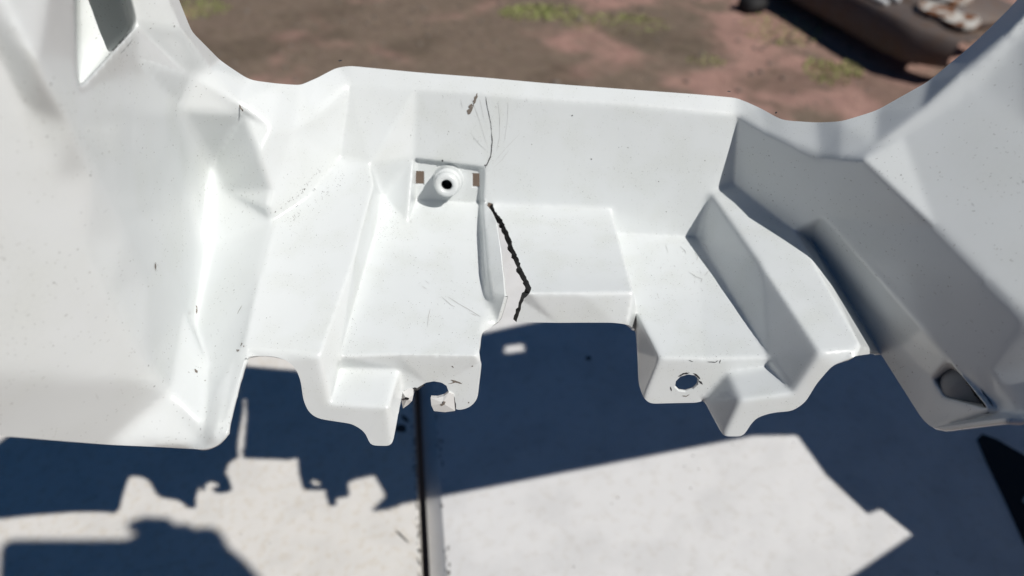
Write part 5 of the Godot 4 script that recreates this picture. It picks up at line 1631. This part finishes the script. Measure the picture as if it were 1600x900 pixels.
func relax():
	var edge := {}
	for i in range(0, T.size(), 4):
		for e in 3:
			edge[T[i + e] << 24 | T[i + (e + 1) % 3]] = true
	var count := PackedInt32Array()
	count.resize(P.size())
	var border := PackedByteArray()
	border.resize(P.size())
	for k in edge:
		var a: int = k >> 24
		var b: int = k & 0xFFFFFF
		count[a] += 1
		if not edge.has(b << 24 | a):
			rim_of[a] = b
			border[a] = 1
			border[b] = 1
			count[b] += 1
	var start := PackedInt32Array()
	start.resize(P.size() + 1)
	for i in P.size(): start[i + 1] = start[i] + count[i]
	var fill := start.duplicate()
	var next := PackedInt32Array()
	next.resize(start[P.size()])
	for k in edge:
		var a: int = k >> 24
		var b: int = k & 0xFFFFFF
		next[fill[a]] = b
		fill[a] += 1
		if not edge.has(b << 24 | a):
			next[fill[b]] = a
			fill[b] += 1
	var soft := PackedByteArray()
	soft.resize(P.size())
	for i in range(0, T.size(), 4):
		if T[i + 3] < 2:
			for e in 3: soft[T[i + e]] = maxi(soft[T[i + e]], 1 + T[i + 3])
	for turn in 11:
		var Q := P.duplicate()
		for i in P.size():
			var b := bits[i]
			if border[i] and (b & 3 or turn >= 4): continue
			if (turn >= 4 and not soft[i]) or (turn >= 6 and soft[i] < 2): continue
			var sum := Vector3.ZERO
			var n := 0
			for k in range(start[i], start[i + 1]):
				var j := next[k]
				if border[i] and not border[j]: continue
				sum += P[j]
				n += 1
			if n == 0 or (border[i] and n != 2): continue
			var w := 0.5
			if b & 4: w = 0.06
			Q[i] = P[i].lerp(sum / n, w)
		P = Q

func settle():
	# slight unevenness of a moulded sheet, jagged where it tore, then the normals
	var dent := soft_noise(14.0, 5, 2)
	find_normals()
	for i in P.size():
		P[i] += N[i] * 0.00035 * dent.get_noise_3dv(P[i])
	for i in rim_of:
		if bits[i] & 1: P[i] += Vector3(rng.randf_range(-1, 1), 0, rng.randf_range(-0.5, 0.5)).slide(N[i]) * 0.0004
	find_normals()

func find_normals():
	N.resize(P.size())
	N.fill(Vector3.ZERO)
	for i in range(0, T.size(), 4):
		var n := (P[T[i + 1]] - P[T[i]]).cross(P[T[i + 2]] - P[T[i]])
		for e in 3: N[T[i + e]] += n
	for i in N.size(): N[i] = N[i].normalized()

func boundary() -> Dictionary:
	var owner_part := {}
	for i in range(0, T.size(), 4):
		for e in 3:
			var a := T[i + e]
			if rim_of.get(a, -1) == T[i + (e + 1) % 3]: owner_part[a] = T[i + 3]
	return owner_part

func part_mesh(part: int, rims: Dictionary) -> ArrayMesh:
	var p := PackedVector3Array()
	var n := PackedVector3Array()
	var ix := PackedInt32Array()
	var local := {}
	for i in range(0, T.size(), 4):
		if T[i + 3] != part: continue
		for e in 3:
			var v := T[i + e]
			if not local.has(v):
				local[v] = p.size()
				p.append_array([P[v], P[v] - N[v] * SHEET])
				n.append_array([N[v], -N[v]])
		var a: int = local[T[i]]
		var b: int = local[T[i + 1]]
		var c: int = local[T[i + 2]]
		ix.append_array([a, c, b, a + 1, b + 1, c + 1])
	for v in rims:
		if rims[v] != part: continue
		var w: int = rim_of[v]
		if bits[v] & 1 and bits[w] & 1: continue
		var out := (P[w] - P[v]).cross(N[v]).normalized()
		var k := p.size()
		var o := out * 0.0005
		p.append_array([P[v], P[w], P[v] - N[v] * SHEET * 0.5 + o, P[w] - N[w] * SHEET * 0.5 + o, P[v] - N[v] * SHEET, P[w] - N[w] * SHEET])
		n.append_array([(out + N[v]).normalized(), (out + N[w]).normalized(), out, out, (out - N[v]).normalized(), (out - N[w]).normalized()])
		ix.append_array([k, k + 1, k + 3, k, k + 3, k + 2, k + 2, k + 3, k + 5, k + 2, k + 5, k + 4])
	return array_mesh(p, n, ix)

# unbroken runs of torn border, each the list of its vertices that have a next one
func torn_runs(rims: Dictionary) -> Array:
	var torn := {}
	for v in rims:
		if bits[v] & 1 and bits[rim_of[v]] & 1: torn[v] = rim_of[v]
	var later := {}
	for v in torn: later[torn[v]] = true
	var runs := []
	for v in torn:
		if later.has(v): continue
		var run := []
		var k: int = v
		while torn.has(k) and run.size() < 5000:
			run.append(k)
			k = torn[k]
		runs.append(run)
	return runs

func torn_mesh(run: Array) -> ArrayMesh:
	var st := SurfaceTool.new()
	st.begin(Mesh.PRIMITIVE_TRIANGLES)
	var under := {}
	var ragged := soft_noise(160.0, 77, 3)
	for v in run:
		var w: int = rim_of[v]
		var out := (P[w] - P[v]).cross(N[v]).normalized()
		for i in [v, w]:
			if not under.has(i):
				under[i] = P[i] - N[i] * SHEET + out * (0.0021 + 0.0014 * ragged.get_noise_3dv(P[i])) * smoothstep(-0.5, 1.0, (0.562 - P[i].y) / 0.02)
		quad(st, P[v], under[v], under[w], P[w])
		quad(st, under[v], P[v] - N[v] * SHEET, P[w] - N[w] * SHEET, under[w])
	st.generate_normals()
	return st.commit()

func make_boss(t: Node3D):
	var at := Vector3(-37.6, 530.0, 61.3) * 0.001
	var axis := Vector3(-0.02, 0.285, 0.955)
	var prof := []
	for q in [[10.2, -2.0], [9.3, 0.0], [8.8, 1.0], [8.5, 2.4], [8.4, 6.5], [8.3, 8.6], [8.0, 9.3], [7.4, 9.7], [7.3, 12.6], [7.1, 14.2], [6.5, 15.2], [5.4, 15.7], [4.2, 15.7], [3.5, 15.3], [3.15, 14.5], [3.0, 6.0]]:
		prof.append(Vector2(q[0], q[1]) * 0.001)
	obj("mounting_boss", lathe(prof, at, axis, 48), M.white, t)
	obj("bolt_socket", lathe([Vector2(0.00306, 0.0125), Vector2(0.0029, 0.006), Vector2(0.0, 0.006)], at, axis, 24), M.hole, t)

func make_flaps(t: Node3D):
	# slivers of plastic bent out round the broken bolt hole
	var back := Vector3(0.06, -0.27, -0.955) * 0.0022
	for k in shell_chips.size():
		var st := SurfaceTool.new()
		st.begin(Mesh.PRIMITIVE_TRIANGLES)
		st.set_smooth_group(-1)
		var mid := Vector3.ZERO
		var ring := []
		for q in shell_chips[k]:
			ring.append(q * 0.001 + Vector3(0, 0, rng.randf_range(-0.3, 0.5) * 0.001))
			mid += ring[-1]
		mid = mid / ring.size() - back * (0.5 if k == 0 else 0.9)
		for i in ring.size():
			var a: Vector3 = ring[i]
			var b: Vector3 = ring[(i + 1) % ring.size()]
			tri(st, mid, a, b, -back)
			tri(st, mid + back, a + back, b + back, back)
			tri(st, a, b, b + back, (a + b) / 2 - mid)
			tri(st, a, b + back, a + back, (a + b) / 2 - mid)
		st.generate_normals()
		var o := obj("torn_flap", st.commit(), M.stress, t)
		o.set_meta("label", ["bent pale flap under the broken bolt hole", "small bent flap left of the broken bolt hole"][k])
		var grime := SurfaceTool.new()
		grime.begin(Mesh.PRIMITIVE_TRIANGLES)
		for i in 3: blot(grime, mid - back * 0.12 + Vector3(rng.randf_range(-1, 1), rng.randf_range(-1, 1), 0) * 0.0012, -back.normalized(), Vector3(1, 0.4, 0) * 0.001, 0.0008)
		grime.generate_normals()
		obj("grime", grime.commit(), M.scuff if k == 0 else M.hole, o)

func snap(q: Vector3, lift: float) -> Array:
	var best := -1
	var d := 1e9
	for i in marked:
		var e := P[i].distance_squared_to(q)
		if e < d:
			d = e
			best = i
	return [q - N[best] * (q - P[best]).dot(N[best]) + N[best] * lift, N[best]]

var marked := PackedInt32Array()

func make_marks(t: Node3D):
	for i in P.size():
		if absf(P[i].x) < 0.26: marked.append(i)
	var tools := {}
	for k in ["crack", "hairline", "scuff", "dirt"]:
		tools[k] = SurfaceTool.new()
		tools[k].begin(Mesh.PRIMITIVE_TRIANGLES)
	for m in shell_marks:
		var w: float = m[1] * 0.001
		var pts := []
		for q in m[2]: pts.append(snap(q * 0.001, 0.00022))
		if m[0] == "dot":
			var c: Vector3 = pts[0][0].lerp(pts[-1][0], 0.5)
			var long: Vector3 = pts[-1][0] - pts[0][0]
			blot(tools["dirt" if w < 0.0004 else "crack"], c, pts[0][1], (long * 0.5).limit_length(w * 3.0), w)
			continue
		var st: SurfaceTool = tools["scuff" if m[0] == "scuff" else m[0]]
		# a ribbon that narrows and wanders a little, split finely
		var fine := []
		for i in pts.size() - 1:
			for s in 4: fine.append([pts[i][0].lerp(pts[i + 1][0], s / 4.0), pts[i][1]])
		fine.append(pts[-1])
		var before := []
		for i in fine.size():
			var along: Vector3 = (fine[mini(i + 1, fine.size() - 1)][0] - fine[maxi(i - 1, 0)][0]).normalized()
			var side: Vector3 = along.cross(fine[i][1]).normalized()
			var ends := minf(1.0, minf(i + 0.35, fine.size() - 0.65 - i) / 2.0)
			var c: Vector3 = fine[i][0] + side * rng.randf_range(-0.4, 0.4) * w
			var wide := w * ends * rng.randf_range(0.6, 1.25)
			var pair := [c - side * wide, c + side * wide]
			if before:
				tri(st, before[0], before[1], pair[1], fine[i][1])
				tri(st, before[0], pair[1], pair[0], fine[i][1])
			before = pair
	for k in tools:
		tools[k].generate_normals()
		var o := obj({"crack": "crack_line", "hairline": "stress_line", "scuff": "scuff_mark", "dirt": "dirt_speck"}[k], tools[k].commit(), M[k], t)
		o.set_meta("kind", "stuff")

func blot(st: SurfaceTool, c: Vector3, n: Vector3, long: Vector3, w: float):
	var s := n.cross(Vector3(0.3, 0.5, 0.8)).normalized()
	if long.length() > w: s = long.normalized()
	var u := n.cross(s)
	var half := maxf(long.length(), w)
	var ring := []
	for i in 7:
		var a := TAU * i / 7.0
		ring.append(c + (s * cos(a) * half + u * sin(a) * w) * rng.randf_range(0.6, 1.15))
	for i in 7: tri(st, c, ring[i], ring[(i + 1) % 7], n)

# ------------------------------------------------------------------ boards under it
func make_boards():
	var gap := func(z: float) -> float: return -0.128 + 0.131 * (z + 0.69)
	var z0 := -1.12
	var z1 := -0.17
	var left := PackedVector2Array([Vector2(-1.35, z0), Vector2(gap.call(z0) - 0.005, z0), Vector2(gap.call(z1) - 0.005, z1), Vector2(-1.35, z1)])
	var right := PackedVector2Array([Vector2(gap.call(z0) + 0.004, z0), Vector2(0.98, z0), Vector2(0.98, z1), Vector2(gap.call(z1) + 0.004, z1)])
	var a := obj("board", slab(left, 0.715, 0.75, 0.002, 2), M.board_left)
	tag(a, "off-white board with a fine woven grain, on the hand shadow's side of the black gap", "board")
	var b := obj("board", slab(right, 0.715, 0.75, 0.019, 1), M.board_right)
	tag(b, "smooth white board with a rounded grey edge along the black gap", "board")
	# dirt caught along the gap
	var st := SurfaceTool.new()
	st.begin(Mesh.PRIMITIVE_TRIANGLES)
	for i in 150:
		var z := rng.randf_range(-0.75, -0.36)
		var x: float = gap.call(z) - 0.005 - absf(rng.randfn(0.0, 0.0016))
		if rng.randf() < 0.3: x = gap.call(z) + 0.022 + absf(rng.randfn(0.0, 0.004))
		blot(st, Vector3(x, 0.7504, z), Vector3.UP, Vector3(0, 0, 1) * rng.randf_range(0.0005, 0.004), rng.randf_range(0.0003, 0.0012))
	for q in [[-0.143, -0.635, 0.011, 0.006], [-0.140, -0.652, 0.006, 0.008], [-0.126, -0.480, 0.002, 0.01], [0.109, -0.763, 0.007, 0.004]]:
		blot(st, Vector3(q[0], 0.7505, q[1]), Vector3.UP, Vector3(q[3], 0, q[3]), q[2] * 0.7)
	st.generate_normals()
	var d := obj("dirt", st.commit(), M.edge_dirt)
	tag(d, "dark crumbs and smears of dirt along the gap between the two boards", "dirt", "", "stuff")
	# black strip lying on the right board
	var flap := thing("rubber_strip", "black wedge shaped rubber strip lying on the shaded corner of the smooth board", "rubber strip", Vector3(0.6, 0.7501, -0.55))
	var o := PackedVector2Array()
	for q in [[0.593, -0.617], [0.601, -0.624], [0.615, -0.616], [0.643, -0.585], [0.70, -0.53], [0.70, -0.40], [0.612, -0.40], [0.577, -0.47], [0.584, -0.53], [0.588, -0.58]]: o.append(Vector2(q[0] - 0.6, q[1] + 0.55))
	obj("strip", slab(o, 0.0, 0.005, 0.0015, 2), M.rubber, flap)
	var patch := PackedVector2Array()
	for q in [[0.600, -0.523], [0.612, -0.535], [0.64, -0.525], [0.64, -0.48], [0.61, -0.49]]: patch.append(Vector2(q[0] - 0.6, q[1] + 0.55))
	obj("grey_patch", slab(patch, 0.0051, 0.0075, 0.0008, 2), M.trim, flap)
	# trestles that carry the boards
	for x in [-0.95, 0.55]:
		var tr := thing("trestle", "wooden trestle carrying the %s end of the boards" % ("woven" if x < 0 else "smooth"), "trestle", Vector3(x, 0, -0.64))
		var top := SurfaceTool.new()
		top.begin(Mesh.PRIMITIVE_TRIANGLES)
		bar(top, Vector3(0, 0.68, -0.45), Vector3(0, 0.68, 0.45), 0.06, 0.066)
		top.generate_normals()
		obj("beam", top.commit(), M.wood, tr)
		for sx in [-1, 1]:
			for sz in [-1, 1]:
				var lg := SurfaceTool.new()
				lg.begin(Mesh.PRIMITIVE_TRIANGLES)
				bar(lg, Vector3(sx * 0.2, 0.0, sz * 0.38), Vector3(sx * 0.035, 0.655, sz * 0.36), 0.05, 0.03)
				lg.generate_normals()
				obj("leg", lg.commit(), M.wood, tr)

# ------------------------------------------------------------------ yard
func spaced(from: float, to: float, step: float, far: float) -> PackedFloat32Array:
	var a := PackedFloat32Array()
	var x := from
	while x <= to:
		a.append(x)
		x += step
	var g := step
	while a[-1] < far:
		g *= 1.35
		a.append(a[-1] + g)
	a.reverse()
	g = step
	while a[-1] > -far:
		g *= 1.35
		a.append(a[-1] - g)
	a.reverse()
	return a

func make_ground():
	var xs := spaced(-3.4, 3.6, 0.03, 400.0)
	var zs := spaced(-5.6, -2.0, 0.03, 400.0)
	var big := soft_noise(0.9, 51, 4)
	var pink := soft_noise(1.6, 52, 5)
	var grit := soft_noise(14.0, 53, 3)
	var crackn := soft_noise(1.3, 54, 2)
	var p := PackedVector3Array()
	var c := PackedColorArray()
	var ix := PackedInt32Array()
	for z in zs:
		for x in xs:
			var near := clampf(1.0 - (Vector2(x, z + 3.8).length() - 4.5) / 6.0, 0.0, 1.0)
			p.append(Vector3(x, (0.012 * big.get_noise_2d(x, z) + 0.004 * grit.get_noise_2d(x, z)) * near - 0.012, z))
			var col := Color(0.18, 0.138, 0.107)
			var k := smoothstep(-0.15, 0.35, pink.get_noise_2d(x, z) + smoothstep(-0.2, 1.6, x - 0.25 * (z + 3.8)) * 0.68 - 0.36)
			col = col.lerp(Color(0.34, 0.21, 0.175), k)
			col = col.lerp(Color(0.115, 0.09, 0.068), smoothstep(0.05, 0.45, big.get_noise_2d(x * 1.3 + 9.0, z * 1.3)) * 0.6)
			var vein := absf(crackn.get_noise_2d(x, z))
			col = col.lerp(Color(0.12, 0.1, 0.075), (1.0 - smoothstep(0.0, 0.07, vein)) * 0.6 * smoothstep(0.2, 1.0, x))
			col *= 1.0 + 0.28 * grit.get_noise_2d(x, z)
			c.append(Color(col.r, col.g, col.b))
	var w := xs.size()
	for j in zs.size() - 1:
		for i in w - 1:
			var a := j * w + i
			ix.append_array([a, a + 1, a + w + 1, a, a + w + 1, a + w])
	var n := PackedVector3Array()
	n.resize(p.size())
	for j in zs.size():
		for i in w:
			var l := p[j * w + maxi(i - 1, 0)]
			var r := p[j * w + mini(i + 1, w - 1)]
			var f := p[maxi(j - 1, 0) * w + i]
			var b := p[mini(j + 1, zs.size() - 1) * w + i]
			n[j * w + i] = (b - f).cross(r - l).normalized()
	tag(obj("ground", array_mesh(p, n, ix, c), M.ground), "", "", "", "structure")

func make_yard():
	# grass in small patches
	var st := SurfaceTool.new()
	st.begin(Mesh.PRIMITIVE_TRIANGLES)
	for q in [[-1.79, -4.25, 0.22, 0.16, 260, 0.0], [0.16, -4.2, 0.24, 0.13, 420, 0.3], [0.56, -4.02, 0.3, 0.15, 560, 0.35], [1.49, -3.42, 0.1, 0.16, 200, 0.5], [1.62, -3.45, 0.06, 0.1, 80, 0.6], [1.42, -3.95, 0.22, 0.22, 300, 0.7], [0.95, -3.55, 0.1, 0.07, 60, 0.6]]:
		for i in int(q[4] * 2.2):
			var r := sqrt(rng.randf())
			var a := rng.randf() * TAU
			var at := Vector3(q[0] + cos(a) * r * q[2], -0.015, q[1] + sin(a) * r * q[3])
			var tall := rng.randf_range(0.005, 0.019)
			var lean := Vector3(rng.randf_range(-1, 1), 0, rng.randf_range(-1, 1)) * tall
			var side := Vector3(cos(a * 7.0), 0, sin(a * 7.0)) * rng.randf_range(0.003, 0.007)
			var g := Color(0.29, 0.35, 0.115).lerp(Color(0.35, 0.33, 0.16), clampf(q[5] + rng.randf_range(-0.3, 0.3), 0.0, 1.0)) * rng.randf_range(0.75, 1.2)
			st.set_color(Color(g.r, g.g, g.b))
			tri(st, at - side, at + side, at + lean * 0.6 + Vector3.UP * tall * 0.6 + side * 0.6, Vector3(0.3, 0.6, 1))
			tri(st, at - side, at + lean * 0.6 + Vector3.UP * tall * 0.6 + side * 0.6, at + lean + Vector3.UP * tall, Vector3(0.3, 0.6, 1))
	st.generate_normals()
	tag(obj("grass", st.commit(), M.grass), "thin yellow green grass growing in patches on the dirt", "grass", "", "stuff")
	# small stones and dry lumps
	var peb := SurfaceTool.new()
	peb.begin(Mesh.PRIMITIVE_TRIANGLES)
	for i in 900:
		var at := Vector3(rng.randf_range(-3.0, 3.0), -0.012, rng.randf_range(-5.2, -2.4))
		lump(peb, at, rng.randf_range(0.005, 0.017) * (1.8 if rng.randf() < 0.06 else 1.0), 5, 3)
	peb.generate_normals()
	tag(obj("gravel", peb.commit(), M.stone), "small brown stones scattered over the dirt yard", "gravel", "", "stuff")
	var rock := SurfaceTool.new()
	rock.begin(Mesh.PRIMITIVE_TRIANGLES)
	lump(rock, Vector3(0, 0.03, 0), 0.085, 10, 7)
	rock.generate_normals()
	var ro := obj("rubber_lump", rock.commit(), M.rubber)
	ro.position = Vector3(1.33, 0.0, -4.22)
	tag(ro, "small black lump of rubber lying alone on the reddish dirt", "rubber lump")
	make_scrap()

func lump(st: SurfaceTool, at: Vector3, r: float, n: int, rows: int):
	var g := []
	for j in rows + 1:
		var ring := []
		for i in n:
			var u := PI * j / rows
			var a := TAU * i / n
			ring.append(at + Vector3(sin(u) * cos(a), cos(u) * 0.65, sin(u) * sin(a)) * r * (rng.randf_range(0.72, 1.15) if j > 0 and j < rows else 0.9))
		if j == 0 or j == rows:
			for i in n: ring[i] = ring[0]
		g.append(ring)
	for j in rows:
		for i in n:
			var k := (i + 1) % n
			var out: Vector3 = (g[j][i] + g[j + 1][k]) / 2 - at
			tri(st, g[j][i], g[j][k], g[j + 1][k], out)
			tri(st, g[j][i], g[j + 1][k], g[j + 1][i], out)

func loft(rows: Array) -> ArrayMesh:
	var st := SurfaceTool.new()
	st.begin(Mesh.PRIMITIVE_TRIANGLES)
	st.set_smooth_group(0)
	for j in rows.size() - 1:
		for i in rows[j].size() - 1:
			quad(st, rows[j][i], rows[j][i + 1], rows[j + 1][i + 1], rows[j + 1][i])
	st.index()
	st.generate_normals()
	return st.commit()

func make_scrap():
	# an old car bumper with its mounting, lying beside the yard's edge
	var at := Vector3(1.65, 0.0, -3.78)
	var t := thing("scrap_bumper", "old dark car bumper with grey trim strips and flaking white paint, lying on the dirt", "car part", at)
	var run := Vector3(0.33, 0, 1.0).normalized()
	var across := Vector3(run.z, 0, -run.x)          # away from the viewer's left
	var rows := []
	for k in 15:
		var s := lerpf(-1.5, 0.62, k / 14.0)
		var tip := smoothstep(0.38, 0.62, s)
		var sect := []
		for q in [[0.16, 0.045], [0.03, 0.055], [0.006, 0.065], [0.0, 0.075], [-0.006, 0.13], [0.004, 0.19], [0.018, 0.225], [0.03, 0.235], [0.16, 0.24]]:
			sect.append(run * s + across * (q[0] + 0.10 * tip * tip) + Vector3.UP * lerpf(q[1], 0.16, tip * 0.3))
		rows.append(sect)
	obj("bumper_skin", loft(rows), M.dark_paint, t)
	for q in [[0.055, 0.247, 0.03], [0.125, 0.252, 0.022]]:
		var st := SurfaceTool.new()
		st.begin(Mesh.PRIMITIVE_TRIANGLES)
		bar(st, run * -1.4 + across * q[0] + Vector3.UP * q[1], run * 0.2 + across * q[0] + Vector3.UP * q[1], q[2], 0.02)
		st.generate_normals()
		obj("trim_strip", st.commit(), M.trim, t)
	var pl := SurfaceTool.new()
	pl.begin(Mesh.PRIMITIVE_TRIANGLES)
	bar(pl, run * -1.4 + across * 0.42 + Vector3.UP * 0.215, run * 0.5 + across * 0.40 + Vector3.UP * 0.215, 0.5, 0.04)
	pl.generate_normals()
	obj("backing_plate", pl.commit(), M.dark_paint, t)
	for q in [[0.36, 0.20, 0.24, 0.14], [0.50, 0.22, 0.16, 0.16], [0.22, 0.40, 0.22, 0.2]]:
		var o := PackedVector2Array()
		for i in 11:
			var a := -TAU * i / 11.0
			var d: Vector3 = run * (q[0] + cos(a) * q[2] * 0.5 * rng.randf_range(0.75, 1.1)) + across * (q[1] + sin(a) * q[3] * 0.6 * rng.randf_range(0.75, 1.1))
			o.append(Vector2(d.x, d.z))
		obj("paint_flake", slab(o, 0.243, 0.257 + rng.randf() * 0.01, 0.003, 1), M.old_white, t)

# ------------------------------------------------------------------ the hand and phone whose shadow lies on the board
func make_photographer():
	var b := Basis(Vector3.RIGHT, deg_to_rad(-40))
	var towards_sun := Vector3(0.497, 0.7467, 0.4421) * 0.42      # held up above the viewer's right shoulder
	var ph := thing("phone", "phone in a dark case, its rounded corner shadow on the woven board", "phone", CAM_AT + towards_sun)
	ph.basis = b
	var o := PackedVector2Array()
	var x0 := -0.0505
	var x1 := 0.108
	var y0 := -0.058
	var y1 := 0.0195
	for q in [[x1 - 0.011, y1 - 0.011, 0.0], [x0 + 0.011, y1 - 0.011, 90.0], [x0 + 0.011, y0 + 0.011, 180.0], [x1 - 0.011, y0 + 0.011, 270.0]]:
		for i in 6:
			var a := deg_to_rad(q[2] + 18.0 * i)
			o.append(Vector2(q[0] + cos(a) * 0.011, -(q[1] + sin(a) * 0.011)))
	var body := obj("case", slab(o, 0.004, 0.0135, 0.002, 2), M.phone, ph)
	body.basis = Basis(Vector3.RIGHT, deg_to_rad(90))
	var inner := PackedVector2Array()
	for q in [[x1 - 0.004, y1 - 0.004], [x0 + 0.004, y1 - 0.004], [x0 + 0.004, y0 + 0.004], [x1 - 0.004, y0 + 0.004]]: inner.append(Vector2(q[0], -q[1]))
	var scr := obj("screen", slab(inner, 0.0134, 0.0139, 0.0002, 1), M.glass, ph)
	scr.basis = body.basis
	var hand := thing("person", "bare hand and sleeved forearm holding up the phone, its shadow on the woven board", "person", CAM_AT + towards_sun)
	hand.basis = b
	# bones: from, to, radii
	var bones := [
		[Vector3(0.135, -0.022, 0.030), Vector3(0.135, 0.022, 0.026), 0.017, 0.016], [Vector3(0.165, -0.03, 0.032), Vector3(0.165, 0.028, 0.028), 0.019, 0.018], [Vector3(0.20, -0.03, 0.036), Vector3(0.195, 0.024, 0.034), 0.022, 0.020],
		[Vector3(0.205, -0.012, 0.036), Vector3(0.255, -0.045, 0.062), 0.030, 0.027], [Vector3(0.255, -0.045, 0.062), Vector3(0.40, -0.20, 0.16), 0.029, 0.040],
		[Vector3(0.165, -0.028, 0.036), Vector3(0.128, -0.044, 0.036), 0.013, 0.0115], [Vector3(0.128, -0.044, 0.036), Vector3(0.098, -0.036, 0.024), 0.011, 0.009]]
	for f in 4:
		var y := 0.026 - 0.0205 * f
		var long: float = [0.96, 1.06, 1.0, 0.8][f]
		var a := Vector3(0.150, y, 0.022)
		var k1 := Vector3(0.142 - 0.018 * long, y + 0.004, -0.008)
		var k2 := k1 + Vector3(-0.022 * long, 0.001, -0.003)
		var k3 := k2 + Vector3(-0.016 * long, -0.001, 0.0012)
		bones.append_array([[a, k1, 0.0105, 0.0092], [k1, k2, 0.0092, 0.0084], [k2, k3, 0.0084, 0.0072]])
	obj("body", body_mesh(bones, 0.0045, 0.008), M.skin, hand)
	obj("sleeve", body_mesh([[Vector3(0.29, -0.083, 0.086), Vector3(0.42, -0.22, 0.175), 0.045, 0.055], [Vector3(0.42, -0.22, 0.175), Vector3(0.43, -0.42, 0.30), 0.055, 0.065]], 0.007, 0.02), M.cloth, hand)

func body_mesh(bones: Array, h: float, blend: float) -> ArrayMesh:
	var lo := Vector3.ONE * 1e9
	var hi := -lo
	for q in bones:
		for k in 2:
			lo = lo.min(q[k] - Vector3.ONE * (q[2 + k] + 3 * h))
			hi = hi.max(q[k] + Vector3.ONE * (q[2 + k] + 3 * h))
	var n := Vector3i(((hi - lo) / h).ceil()) + Vector3i.ONE
	var f := PackedFloat32Array()
	f.resize(n.x * n.y * n.z)
	f.fill(1.0)
	for q in bones:
		var a: Vector3 = q[0]
		var d: Vector3 = q[1] - q[0]
		var r := maxf(q[2], q[3]) + blend + 2 * h
		var l0 := Vector3i(((a.min(q[1]) - Vector3.ONE * r - lo) / h).floor()).max(Vector3i.ZERO)
		var l1 := Vector3i(((a.max(q[1]) + Vector3.ONE * r - lo) / h).ceil()).min(n - Vector3i.ONE)
		for z in range(l0.z, l1.z + 1):
			for y in range(l0.y, l1.y + 1):
				for x in range(l0.x, l1.x + 1):
					var p := lo + Vector3(x, y, z) * h
					var t := clampf((p - a).dot(d) / d.length_squared(), 0.0, 1.0)
					var e: float = p.distance_to(a + d * t) - lerpf(q[2], q[3], t)
					var i := (z * n.y + y) * n.x + x
					var o := f[i]
					var s := maxf(blend - absf(o - e), 0.0) / blend
					f[i] = minf(o, e) - s * s * blend * 0.25
	var at := {}
	var p3 := PackedVector3Array()
	for z in n.z - 1:
		for y in n.y - 1:
			for x in n.x - 1:
				var base := (z * n.y + y) * n.x + x
				var v := []
				var inside := 0
				for c in 8:
					var val := f[base + (c & 1) + ((c >> 1) & 1) * n.x + (c >> 2) * n.x * n.y]
					v.append(val)
					if val < 0.0: inside += 1
				if inside == 0 or inside == 8: continue
				var sum := Vector3.ZERO
				var k := 0
				for e in [[0, 1], [2, 3], [4, 5], [6, 7], [0, 2], [1, 3], [4, 6], [5, 7], [0, 4], [1, 5], [2, 6], [3, 7]]:
					var va: float = v[e[0]]
					var vb: float = v[e[1]]
					if (va < 0.0) == (vb < 0.0): continue
					var t := va / (va - vb)
					var ca := Vector3(e[0] & 1, (e[0] >> 1) & 1, e[0] >> 2)
					var cb := Vector3(e[1] & 1, (e[1] >> 1) & 1, e[1] >> 2)
					sum += ca.lerp(cb, t)
					k += 1
				at[base] = p3.size()
				p3.append(lo + (Vector3(x, y, z) + sum / k) * h)
	var ix := PackedInt32Array()
	var step := [1, n.x, n.x * n.y]
	for z in range(1, n.z - 1):
		for y in range(1, n.y - 1):
			for x in range(1, n.x - 1):
				var base := (z * n.y + y) * n.x + x
				for d in 3:
					var i0 := f[base] < 0.0
					if i0 == (f[base + step[d]] < 0.0): continue
					var u: int = step[(d + 1) % 3]
					var w: int = step[(d + 2) % 3]
					var q := [at.get(base, -1), at.get(base - u, -1), at.get(base - u - w, -1), at.get(base - w, -1)]
					if q.min() < 0: continue
					if i0: ix.append_array([q[0], q[2], q[1], q[0], q[3], q[2]])
					else: ix.append_array([q[0], q[1], q[2], q[0], q[2], q[3]])
	var nn := PackedVector3Array()
	nn.resize(p3.size())
	for i in range(0, ix.size(), 3):
		var g := (p3[ix[i + 2]] - p3[ix[i]]).cross(p3[ix[i + 1]] - p3[ix[i]])
		for k in 3: nn[ix[i + k]] += g
	for i in nn.size(): nn[i] = nn[i].normalized()
	return array_mesh(p3, nn, ix)
